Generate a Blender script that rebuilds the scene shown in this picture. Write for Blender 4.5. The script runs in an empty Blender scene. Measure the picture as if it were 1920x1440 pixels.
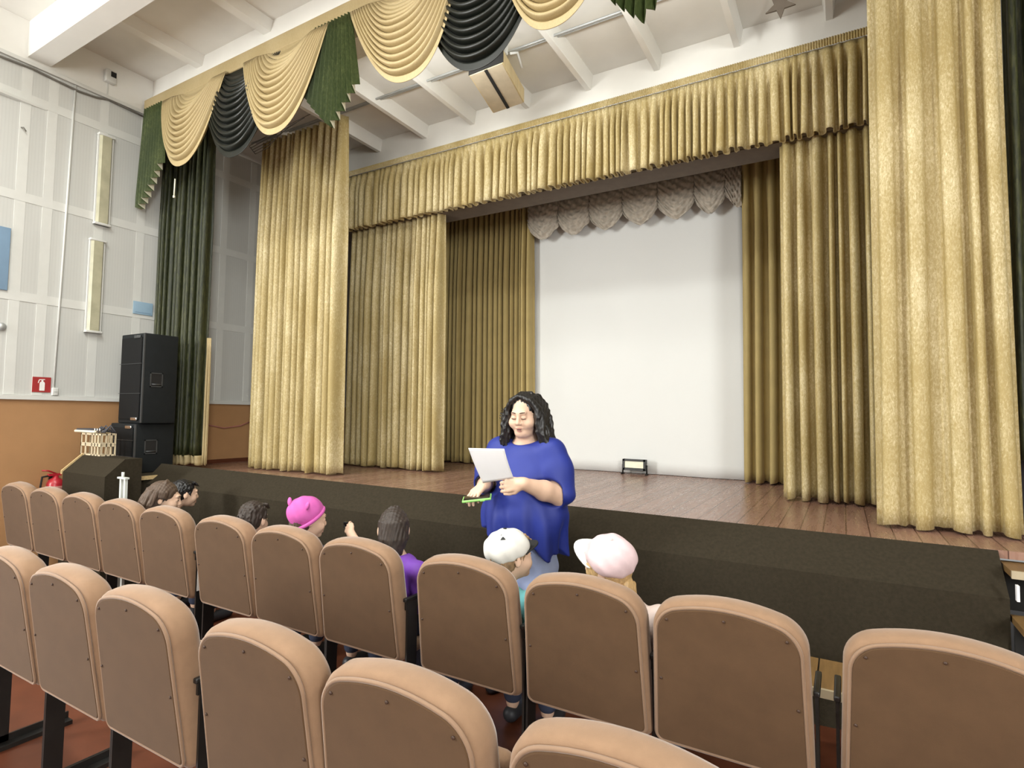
import bpy, bmesh, math, random
import numpy as np
from mathutils import Vector, Matrix

S = bpy.context.scene
COL = S.collection

# ------------------------------------------------------------------ camera
F_PX, YAW, PITCH, ROLL = 1068.65, 0.526972, 0.0530603, 0.0137081
cy, sy = math.cos(YAW), math.sin(YAW)
fw = Vector((-sy * math.cos(PITCH), cy * math.cos(PITCH), math.sin(PITCH)))
r0 = Vector((cy, sy, 0)); u0 = r0.cross(fw)
rr = r0 * math.cos(ROLL) + u0 * math.sin(ROLL)
uu = -r0 * math.sin(ROLL) + u0 * math.cos(ROLL)
cam = bpy.data.cameras.new('camera')
cam.sensor_fit = 'HORIZONTAL'; cam.sensor_width = 36.0
cam.lens = F_PX / 1920 * 36.0
cam.clip_start = 0.02; cam.clip_end = 100
camo = bpy.data.objects.new('camera', cam); COL.objects.link(camo)
m = Matrix((rr, uu, -fw)).transposed().to_4x4(); m.translation = Vector((0, 0, 1.58))
camo.matrix_world = m
S.camera = camo

# ------------------------------------------------------------------ world, lamps, exposure
S.view_settings.view_transform = 'Standard'
S.view_settings.look = 'None'
S.view_settings.gamma = 1.0
S.view_settings.use_curve_mapping = False
S.view_settings.exposure = 0.25
w = bpy.data.worlds.new('world'); S.world = w; w.use_nodes = True
bg = w.node_tree.nodes['Background']
bg.inputs[0].default_value = (0.97, 1.0, 0.98, 1); bg.inputs[1].default_value = 0.30

def area(name, loc, target, sx, sz, power, color):
    l = bpy.data.lights.new(name, 'AREA'); l.shape = 'RECTANGLE'
    l.size = sx; l.size_y = sz; l.energy = power; l.color = color
    o = bpy.data.objects.new(name, l); COL.objects.link(o)
    o.location = loc
    d = Vector(target) - Vector(loc)
    o.rotation_euler = d.to_track_quat('-Z', 'Y').to_euler()
    return o
WARM = (0.98, 1.0, 0.96)
# fluorescent ceiling lights of the hall, over and behind the rows
for i, (x, y) in enumerate(((-4.3, 0.9), (-2.7, 0.9), (-1.1, 0.9), (-4.3, -2.4), (-2.4, -2.4), (0.4, -2.4))):
    area('hall_ceiling_light', (x, y, 5.05), (x, y, 0), 1.3, 0.3, 62 if y > 0 else 30, WARM)
# unseen fill lamps added behind the pelmet to brighten the valance and apron ceiling
for x in (-3.0, -1.3):
    area('added_valance_fill', (x, 3.60, 4.40), (x - .1, 5.2, 4.10), 1.5, 0.10, 11.5, WARM)
# daylight through the tall windows in the side walls behind the viewer
for x, y, pw in ((4.10, -3.0, 300), (-6.45, -2.8, 360)):
    area('window_daylight', (x, y, 2.8), (-2.6, 5.0, 3.0), 0.9, 2.2, pw, (0.98, 1.0, 0.98))

# ------------------------------------------------------------------ materials
def nodes(name):
    mt = bpy.data.materials.new(name); mt.use_nodes = True
    nt = mt.node_tree
    return mt, nt, nt.nodes['Principled BSDF']

def mat(name, col, rough=0.6, metal=0.0, var=0.08, scale=12.0, bump=0.0, bscale=80.0, sheen=0.0, spec=0.5, stretch=None):
    mt, nt, p = nodes(name)
    p.inputs['Roughness'].default_value = rough
    p.inputs['Metallic'].default_value = metal
    p.inputs['Specular IOR Level'].default_value = spec
    if sheen:
        p.inputs['Sheen Weight'].default_value = sheen
        p.inputs['Sheen Roughness'].default_value = 0.4
    tc = nt.nodes.new('ShaderNodeTexCoord')
    src = tc.outputs['Object']
    if stretch:
        mp = nt.nodes.new('ShaderNodeMapping'); mp.inputs['Scale'].default_value = stretch
        nt.links.new(src, mp.inputs['Vector']); src = mp.outputs['Vector']
    n = nt.nodes.new('ShaderNodeTexNoise'); n.inputs['Scale'].default_value = scale; n.inputs['Detail'].default_value = 5
    nt.links.new(src, n.inputs['Vector'])
    r = nt.nodes.new('ShaderNodeValToRGB')
    a = [max(0, c * (1 - var)) for c in col]; b = [min(1, c * (1 + var)) for c in col]
    r.color_ramp.elements[0].position = 0.3; r.color_ramp.elements[1].position = 0.7
    r.color_ramp.elements[0].color = (*a, 1); r.color_ramp.elements[1].color = (*b, 1)
    nt.links.new(n.outputs['Fac'], r.inputs['Fac'])
    nt.links.new(r.outputs['Color'], p.inputs['Base Color'])
    if bump:
        n2 = nt.nodes.new('ShaderNodeTexNoise'); n2.inputs['Scale'].default_value = bscale; n2.inputs['Detail'].default_value = 3
        nt.links.new(src, n2.inputs['Vector'])
        b_ = nt.nodes.new('ShaderNodeBump'); b_.inputs['Strength'].default_value = bump; b_.inputs['Distance'].default_value = 0.004
        nt.links.new(n2.outputs['Fac'], b_.inputs['Height']); nt.links.new(b_.outputs['Normal'], p.inputs['Normal'])
    return mt

def velvet(name, base, light, scale=62.0, amount=0.35, sheen=0.4, rough=0.55, zs=0.75):
    """crushed velvet: mottled pale flecks over the base colour"""
    mt, nt, p = nodes(name)
    p.inputs['Roughness'].default_value = rough
    p.inputs['Sheen Weight'].default_value = sheen
    p.inputs['Sheen Roughness'].default_value = 0.35
    p.inputs['Sheen Tint'].default_value = (*[min(1, c * 1.4) for c in light], 1)
    tc = nt.nodes.new('ShaderNodeTexCoord')
    mp = nt.nodes.new('ShaderNodeMapping'); mp.inputs['Scale'].default_value = (1.8, 1.8, zs)
    nt.links.new(tc.outputs['Object'], mp.inputs['Vector'])
    n1 = nt.nodes.new('ShaderNodeTexNoise'); n1.inputs['Scale'].default_value = scale; n1.inputs['Detail'].default_value = 8
    n1.inputs['Roughness'].default_value = 0.72; n1.inputs['Distortion'].default_value = 0.7
    n2 = nt.nodes.new('ShaderNodeTexNoise'); n2.inputs['Scale'].default_value = 2.3; n2.inputs['Detail'].default_value = 3
    nt.links.new(mp.outputs['Vector'], n1.inputs['Vector']); nt.links.new(mp.outputs['Vector'], n2.inputs['Vector'])
    ad = nt.nodes.new('ShaderNodeMath'); ad.operation = 'MULTIPLY_ADD'; ad.inputs[1].default_value = 0.55; ad.inputs[2].default_value = -0.27
    nt.links.new(n2.outputs['Fac'], ad.inputs[0])
    sm = nt.nodes.new('ShaderNodeMath'); sm.operation = 'ADD'
    nt.links.new(n1.outputs['Fac'], sm.inputs[0]); nt.links.new(ad.outputs[0], sm.inputs[1])
    r = nt.nodes.new('ShaderNodeValToRGB')
    r.color_ramp.elements[0].position = 0.42; r.color_ramp.elements[1].position = 0.72
    mid = [b * (1 - amount) + l * amount for b, l in zip(base, light)]
    r.color_ramp.elements[0].color = (*base, 1); r.color_ramp.elements[1].color = (*light, 1)
    e = r.color_ramp.elements.new(0.56); e.color = (*mid, 1)
    nt.links.new(sm.outputs[0], r.inputs['Fac']); nt.links.new(r.outputs['Color'], p.inputs['Base Color'])
    b_ = nt.nodes.new('ShaderNodeBump'); b_.inputs['Strength'].default_value = 0.25; b_.inputs['Distance'].default_value = 0.006
    nt.links.new(n1.outputs['Fac'], b_.inputs['Height']); nt.links.new(b_.outputs['Normal'], p.inputs['Normal'])
    return mt

def planks(name, cola, colb, gap, width, axis, rough=0.28, length=2.2):
    mt, nt, p = nodes(name)
    p.inputs['Roughness'].default_value = rough
    tc = nt.nodes.new('ShaderNodeTexCoord'); sep = nt.nodes.new('ShaderNodeSeparateXYZ')
    nt.links.new(tc.outputs['Object'], sep.inputs[0])
    dv = nt.nodes.new('ShaderNodeMath'); dv.operation = 'DIVIDE'; dv.inputs[1].default_value = width
    nt.links.new(sep.outputs[axis], dv.inputs[0])
    fr = nt.nodes.new('ShaderNodeMath'); fr.operation = 'FRACT'; nt.links.new(dv.outputs[0], fr.inputs[0])
    fl = nt.nodes.new('ShaderNodeMath'); fl.operation = 'FLOOR'; nt.links.new(dv.outputs[0], fl.inputs[0])
    wn = nt.nodes.new('ShaderNodeTexWhiteNoise'); wn.noise_dimensions = '1D'; nt.links.new(fl.outputs[0], wn.inputs['W'])
    mp = nt.nodes.new('ShaderNodeMapping')
    mp.inputs['Scale'].default_value = (14, 1.2, 1) if axis == 0 else (1.2, 14, 1)
    nt.links.new(tc.outputs['Object'], mp.inputs['Vector'])
    n = nt.nodes.new('ShaderNodeTexNoise'); n.inputs['Scale'].default_value = 3; n.inputs['Detail'].default_value = 6
    nt.links.new(mp.outputs['Vector'], n.inputs['Vector'])
    mx = nt.nodes.new('ShaderNodeMath'); mx.operation = 'MULTIPLY_ADD'; mx.inputs[1].default_value = 0.5
    nt.links.new(wn.outputs['Value'], mx.inputs[0])
    hf = nt.nodes.new('ShaderNodeMath'); hf.operation = 'MULTIPLY'; hf.inputs[1].default_value = 0.6; nt.links.new(n.outputs['Fac'], hf.inputs[0])
    nt.links.new(hf.outputs[0], mx.inputs[2])
    r = nt.nodes.new('ShaderNodeValToRGB'); r.color_ramp.elements[0].color = (*cola, 1); r.color_ramp.elements[1].color = (*colb, 1)
    nt.links.new(mx.outputs[0], r.inputs['Fac'])
    gt = nt.nodes.new('ShaderNodeMath'); gt.operation = 'LESS_THAN'; gt.inputs[1].default_value = 0.05; nt.links.new(fr.outputs[0], gt.inputs[0])
    mix = nt.nodes.new('ShaderNodeMix'); mix.data_type = 'RGBA'
    nt.links.new(gt.outputs[0], mix.inputs['Factor']); nt.links.new(r.outputs['Color'], mix.inputs['A']); mix.inputs['B'].default_value = (*gap, 1)
    nt.links.new(mix.outputs['Result'], p.inputs['Base Color'])
    rv = nt.nodes.new('ShaderNodeMapRange'); rv.inputs['To Min'].default_value = rough * 0.7; rv.inputs['To Max'].default_value = rough * 1.6
    nt.links.new(n.outputs['Fac'], rv.inputs['Value']); nt.links.new(rv.outputs[0], p.inputs['Roughness'])
    b_ = nt.nodes.new('ShaderNodeBump'); b_.inputs['Strength'].default_value = 0.35; b_.inputs['Distance'].default_value = 0.003; b_.invert = True
    nt.links.new(gt.outputs[0], b_.inputs['Height']); nt.links.new(b_.outputs['Normal'], p.inputs['Normal'])
    return mt

def ribbed_panel(name, col):
    """acoustic panel with fine vertical grooves"""
    mt, nt, p = nodes(name)
    p.inputs['Roughness'].default_value = 0.7
    tc = nt.nodes.new('ShaderNodeTexCoord'); sep = nt.nodes.new('ShaderNodeSeparateXYZ'); nt.links.new(tc.outputs['Object'], sep.inputs[0])
    mu = nt.nodes.new('ShaderNodeMath'); mu.operation = 'MULTIPLY'; mu.inputs[1].default_value = 2 * math.pi / 0.026
    nt.links.new(sep.outputs[1], mu.inputs[0])
    sn = nt.nodes.new('ShaderNodeMath'); sn.operation = 'SINE'; nt.links.new(mu.outputs[0], sn.inputs[0])
    r = nt.nodes.new('ShaderNodeMapRange'); r.inputs['From Min'].default_value = -1; r.inputs['From Max'].default_value = -0.3
    nt.links.new(sn.outputs[0], r.inputs['Value'])
    mix = nt.nodes.new('ShaderNodeMix'); mix.data_type = 'RGBA'
    nt.links.new(r.outputs[0], mix.inputs['Factor'])
    mix.inputs['A'].default_value = (*[c * 0.955 for c in col], 1); mix.inputs['B'].default_value = (*col, 1)
    nt.links.new(mix.outputs['Result'], p.inputs['Base Color'])
    return mt

M = {}
M['white'] = mat('white_paint', (0.82, 0.805, 0.76), 0.65, var=0.03, scale=3)
M['ceil'] = mat('ceiling_paint', (0.76, 0.74, 0.69), 0.75, var=0.05, scale=2.5, bump=0.1, bscale=30)
M['soffit'] = mat('dark_soffit', (0.16, 0.13, 0.10), 0.8)
M['panel'] = ribbed_panel('acoustic_panel', (0.56, 0.56, 0.53))
M['band'] = mat('white_batten', (0.64, 0.64, 0.605), 0.5, var=0.02)
M['orange'] = mat('ochre_wainscot', (0.41, 0.222, 0.100), 0.45, var=0.06, scale=4, bump=0.12, bscale=25)
M['gold'] = velvet('gold_crushed_velvet', (0.385, 0.288, 0.110), (0.70, 0.60, 0.37), sheen=0.12)
M['goldplain'] = mat('gold_plain_cloth', (0.40, 0.30, 0.115), 0.7, var=0.06, scale=6, sheen=0.2, bump=0.1, bscale=300)
M['beige'] = velvet('beige_velvet', (0.40, 0.305, 0.15), (0.47, 0.37, 0.20), scale=70, amount=0.5, sheen=0.12)
M['dgreen'] = mat('dark_green_satin', (0.0045, 0.006, 0.003), 0.42, var=0.2, sheen=0.03)
M['green'] = velvet('green_crushed_velvet', (0.030, 0.047, 0.009), (0.088, 0.110, 0.033), scale=40, sheen=0.1)
M['dkgreen'] = velvet('deep_green_crushed_velvet', (0.010, 0.014, 0.003), (0.085, 0.088, 0.028), scale=46, sheen=0.08, zs=0.22)
M['lining'] = mat('ivory_lining', (0.80, 0.77, 0.60), 0.5, sheen=0.2)
M['screen'] = mat('screen_cloth', (0.71, 0.71, 0.685), 0.8, var=0.01, scale=1.5)
M['voile'] = mat('grey_voile', (0.44, 0.39, 0.32), 0.7, var=0.22, scale=25, sheen=0.4, bump=0.3, bscale=60)
M['stagefloor'] = planks('stage_boards', (0.19, 0.095, 0.066), (0.33, 0.19, 0.14), (0.08, 0.035, 0.024), 0.115, 0, rough=0.24)
M['carpet'] = mat('dark_brown_carpet', (0.035, 0.028, 0.018), 0.95, var=0.14, scale=60, bump=0.4, bscale=300, spec=0.1)
M['lino'] = mat('red_brown_linoleum', (0.105, 0.030, 0.013), 0.4, var=0.15, scale=5)
M['chair'] = mat('tan_upholstery', (0.265, 0.163, 0.098), 0.85, var=0.06, scale=30, sheen=0.35, bump=0.15, bscale=500, spec=0.2)
M['chairback'] = mat('tan_upholstery_shaded', (0.102, 0.057, 0.029), 0.9, var=0.06, scale=14, bump=0.15, bscale=500, sheen=0.15, spec=0.2)  # same tan cloth as the cushions, with the shade of the backs painted in
M['piping'] = mat('tan_piping', (0.25, 0.155, 0.095), 0.8, var=0.04, sheen=0.3)
M['screw'] = mat('dark_screw', (0.05, 0.025, 0.015), 0.5)
M['blackmetal'] = mat('black_steel', (0.012, 0.011, 0.010), 0.4, var=0.2)
M['greymetal'] = mat('grey_metal', (0.46, 0.47, 0.46), 0.4, metal=0.4)
M['palemetal'] = mat('pale_painted_metal', (0.62, 0.64, 0.60), 0.5)
M['chrome'] = mat('bright_metal', (0.75, 0.75, 0.75), 0.2, metal=1.0)
M['spk'] = mat('black_cabinet', (0.007, 0.009, 0.010), 0.75, spec=0.3, var=0.15, bump=0.2, bscale=200)
M['grille'] = mat('speaker_grille', (0.008, 0.008, 0.008), 0.85, spec=0.2, var=0.3, scale=400)
M['edge'] = mat('grey_corner_profile', (0.045, 0.047, 0.048), 0.5)
M['wood'] = mat('pale_wood', (0.55, 0.40, 0.20), 0.5, var=0.15, scale=8, stretch=(1, 8, 8))
M['bench'] = mat('varnished_plank', (0.20, 0.115, 0.042), 0.45, var=0.2, scale=6, stretch=(8, 1, 8))
M['benchedge'] = mat('pale_plank_end', (0.40, 0.33, 0.22), 0.55)
M['boxveneer'] = mat('light_veneer', (0.60, 0.48, 0.27), 0.45, var=0.08, scale=4, stretch=(1, 6, 1))
M['boxcloth'] = mat('veneer_cloth', (0.50, 0.42, 0.30), 0.7, var=0.08)
M['red'] = mat('red_paint', (0.40, 0.02, 0.03), 0.3)
M['signred'] = mat('sign_red', (0.34, 0.025, 0.025), 0.45)
M['signwhite'] = mat('sign_white', (0.85, 0.84, 0.80), 0.5)
M['blue'] = mat('pale_blue_board', (0.20, 0.31, 0.44), 0.55, var=0.03)
M['lblue'] = mat('light_blue_board', (0.30, 0.44, 0.56), 0.5, var=0.03)
M['diffuser'] = mat('yellowed_diffuser', (0.42, 0.40, 0.28), 0.35, var=0.14, scale=9)
M['cable'] = mat('grey_cable', (0.16, 0.15, 0.13), 0.6)
M['black'] = mat('black_cloth', (0.010, 0.009, 0.008), 0.9)
M['crate'] = mat('beige_plastic', (0.62, 0.52, 0.36), 0.5)
M['paper'] = mat('white_paper', (0.86, 0.85, 0.86), 0.6, var=0.01)
M['phone'] = mat('black_glass', (0.006, 0.006, 0.007), 0.12)
M['phonecase'] = mat('lime_phone_case', (0.28, 0.62, 0.16), 0.4)
M['skin'] = mat('skin', (0.74, 0.47, 0.33), 0.5, var=0.05, scale=9, spec=0.35)
M['skinlight'] = mat('fair_skin', (0.70, 0.47, 0.34), 0.5, var=0.05, scale=9, spec=0.35)
M['lips'] = mat('lips', (0.42, 0.17, 0.14), 0.4)
M['mouth'] = mat('open_mouth', (0.10, 0.03, 0.03), 0.5)
M['brow'] = mat('brow_hair', (0.05, 0.03, 0.02), 0.7)
M['hairblack'] = mat('black_hair', (0.010, 0.009, 0.009), 0.42, var=0.3, scale=60, stretch=(6, 6, 0.6))
M['hairdark'] = mat('dark_brown_hair', (0.030, 0.019, 0.013), 0.6, var=0.4, scale=50, stretch=(6, 6, 0.6))
M['hairbrown'] = mat('brown_hair', (0.075, 0.046, 0.028), 0.62, var=0.4, scale=50, stretch=(6, 6, 0.6))
M['hairblond'] = mat('blond_hair', (0.50, 0.33, 0.15), 0.5, var=0.3, scale=50, stretch=(6, 6, 0.6))
M['hairsandy'] = mat('sandy_hair', (0.26, 0.165, 0.085), 0.6, var=0.3, scale=50)
M['tunic'] = mat('royal_blue_cloth', (0.010, 0.024, 0.225), 0.6, var=0.05, scale=5, sheen=0.05)
M['jeans'] = mat('pale_blue_trousers', (0.44, 0.53, 0.82), 0.75, var=0.08, scale=9)
M['shoe'] = mat('dark_shoe', (0.03, 0.03, 0.035), 0.5)
M['eyewhite'] = mat('eye_white', (0.8, 0.78, 0.74), 0.3)
M['eyedark'] = mat('eye_iris', (0.05, 0.03, 0.02), 0.2)
M['pink'] = mat('hot_pink_cap_cloth', (0.55, 0.10, 0.37), 0.8, var=0.08, scale=20)
M['palepink'] = mat('pale_pink_cap_cloth', (0.66, 0.50, 0.52), 0.75, var=0.14, scale=11)
M['capwhite'] = mat('white_cap_cloth', (0.68, 0.67, 0.63), 0.75, var=0.03)
M['capblack'] = mat('black_bill_cloth', (0.012, 0.013, 0.013), 0.7)
M['shirtpurple'] = mat('purple_shirt', (0.17, 0.05, 0.40), 0.7)
M['shirtcyan'] = mat('aqua_shirt', (0.22, 0.66, 0.70), 0.7)
M['shirtblue'] = mat('sky_blue_shirt', (0.20, 0.50, 0.72), 0.7)
M['shirtpink'] = mat('pale_pink_shirt', (0.72, 0.60, 0.55), 0.75)
M['shirtgrey'] = mat('white_shirt', (0.70, 0.68, 0.62), 0.75)
M['shirtdark'] = mat('dark_shirt', (0.05, 0.05, 0.06), 0.75)
M['trousers'] = mat('dark_blue_trousers', (0.04, 0.05, 0.09), 0.8)

# ------------------------------------------------------------------ object helpers
def tag(o, label=None, cat=None, group=None, kind=None):
    if label: o['label'] = label
    if cat: o['category'] = cat
    if group: o['group'] = group
    if kind: o['kind'] = kind
    return o

def empty(name, loc, label, cat, group=None, rz=0.0):
    o = bpy.data.objects.new(name, None); COL.objects.link(o)
    o.empty_display_size = 0.1
    o.location = loc; o.rotation_euler = (0, 0, rz)
    return tag(o, label, cat, group)

def mesh_obj(name, verts, faces, material, parent=None, smooth=False, world=True):
    me = bpy.data.meshes.new(name)
    me.from_pydata([tuple(v) for v in verts], [], faces)
    mats = material if isinstance(material, (list, tuple)) else [material]
    for m_ in mats: me.materials.append(m_)
    me.validate()
    if smooth:
        me.polygons.foreach_set('use_smooth', [True] * len(me.polygons))
    me.update()
    o = bpy.data.objects.new(name, me); COL.objects.link(o)
    if parent is not None:
        o.parent = parent
    return o

class MB:
    """collects boxes, tubes, prisms and lathes, then links them as one mesh object"""
    def __init__(s): s.v = []; s.f = []; s.sm = []
    def add(s, vs, fs, smooth=False):
        b = len(s.v); s.v += [tuple(v) for v in vs]
        s.f += [tuple(i + b for i in f) for f in fs]; s.sm += [smooth] * len(fs)
        return s
    def box(s, lo, hi, mat4=None):
        (x0, y0, z0), (x1, y1, z1) = lo, hi
        vs = [Vector(p) for p in ((x0,y0,z0),(x1,y0,z0),(x1,y1,z0),(x0,y1,z0),(x0,y0,z1),(x1,y0,z1),(x1,y1,z1),(x0,y1,z1))]
        if mat4 is not None: vs = [mat4 @ v for v in vs]
        return s.add(vs, [(0,3,2,1),(4,5,6,7),(0,1,5,4),(1,2,6,5),(2,3,7,6),(3,0,4,7)])
    def hexa(s, vs):
        return s.add(vs, [(0,3,2,1),(4,5,6,7),(0,1,5,4),(1,2,6,5),(2,3,7,6),(3,0,4,7)])
    def rbox(s, lo, hi, rad=0.01, mat4=None):
        bm = bmesh.new(); bmesh.ops.create_cube(bm, size=1.0)
        c = [(a + b) / 2 for a, b in zip(lo, hi)]; d = [b - a for a, b in zip(lo, hi)]
        for v in bm.verts: v.co = Vector((c[0] + v.co.x * d[0], c[1] + v.co.y * d[1], c[2] + v.co.z * d[2]))
        bmesh.ops.bevel(bm, geom=list(bm.edges), offset=rad, segments=3, affect='EDGES', profile=0.5)
        if mat4 is not None: bm.transform(mat4)
        bm.verts.index_update()
        s.add([v.co.copy() for v in bm.verts], [tuple(v.index for v in f.verts) for f in bm.faces], True); bm.free()
        return s
    def tube(s, pts, r, n=8, caps=True):
        pts = [Vector(p) for p in pts]
        rs = r if isinstance(r, (list, tuple)) else [r] * len(pts)
        base = len(s.v); fs = []; vs = []
        prev = None
        for i, p in enumerate(pts):
            a = pts[max(0, i - 1)]; b = pts[min(len(pts) - 1, i + 1)]
            t = (b - a).normalized()
            if prev is None:
                up = Vector((0, 0, 1)) if abs(t.z) < 0.9 else Vector((0, 1, 0))
                u = t.cross(up).normalized()
            else:
                u = (prev - t * prev.dot(t)).normalized()
            prev = u; v = t.cross(u)
            for k in range(n):
                an = 2 * math.pi * k / n
                vs.append(p + (u * math.cos(an) + v * math.sin(an)) * rs[i])
        for i in range(len(pts) - 1):
            for k in range(n):
                k2 = (k + 1) % n
                fs.append((i*n+k, i*n+k2, (i+1)*n+k2, (i+1)*n+k))
        if caps:
            fs.append(tuple(reversed(range(n)))); fs.append(tuple(range((len(pts)-1)*n, len(pts)*n)))
        return s.add(vs, fs, True)
    def lathe(s, prof, n=20, mat4=None):
        vs = []; fs = []
        for r, z in prof:
            for k in range(n):
                a = 2 * math.pi * k / n
                p = Vector((r * math.cos(a), r * math.sin(a), z)); vs.append(mat4 @ p if mat4 is not None else p)
        for i in range(len(prof) - 1):
            for k in range(n):
                k2 = (k + 1) % n; fs.append((i*n+k, i*n+k2, (i+1)*n+k2, (i+1)*n+k))
        fs.append(tuple(reversed(range(n)))); fs.append(tuple(range((len(prof)-1)*n, len(prof)*n)))
        return s.add(vs, fs, True)
    def prism(s, poly, vec):
        """polygon (list of 3-D points) extruded along vec"""
        vec = Vector(vec); n = len(poly)
        vs = [Vector(p) for p in poly] + [Vector(p) + vec for p in poly]
        fs = [tuple(range(n)), tuple(reversed(range(n, 2 * n)))]
        for i in range(n):
            j = (i + 1) % n; fs.append((j, i, n + i, n + j))
        return s.add(vs, fs)
    def build(s, name, material, parent=None):
        o = mesh_obj(name, s.v, s.f, material, parent)
        if any(s.sm) and len(o.data.polygons) == len(s.sm):
            o.data.polygons.foreach_set('use_smooth', s.sm)
        bm = bmesh.new(); bm.from_mesh(o.data); bmesh.ops.recalc_face_normals(bm, faces=bm.faces); bm.to_mesh(o.data); bm.free()
        return o

def copy_tree(o, parent=None):
    c = o.copy(); COL.objects.link(c)
    if parent is not None: c.parent = parent
    for ch in list(o.children): copy_tree(ch, c)
    return c

def solidify(o, t, offset=0.0, moff=0):
    md = o.modifiers.new('thickness', 'SOLIDIFY'); md.thickness = t; md.offset = offset; md.material_offset = moff
    return o

# ------------------------------------------------------------------ implicit surfaces for bodies, hair and clothes
def _smin(a, b, k):
    h = np.clip(0.5 + 0.5 * (b - a) / k, 0, 1)
    return b + (a - b) * h - k * h * (1 - h)

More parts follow.
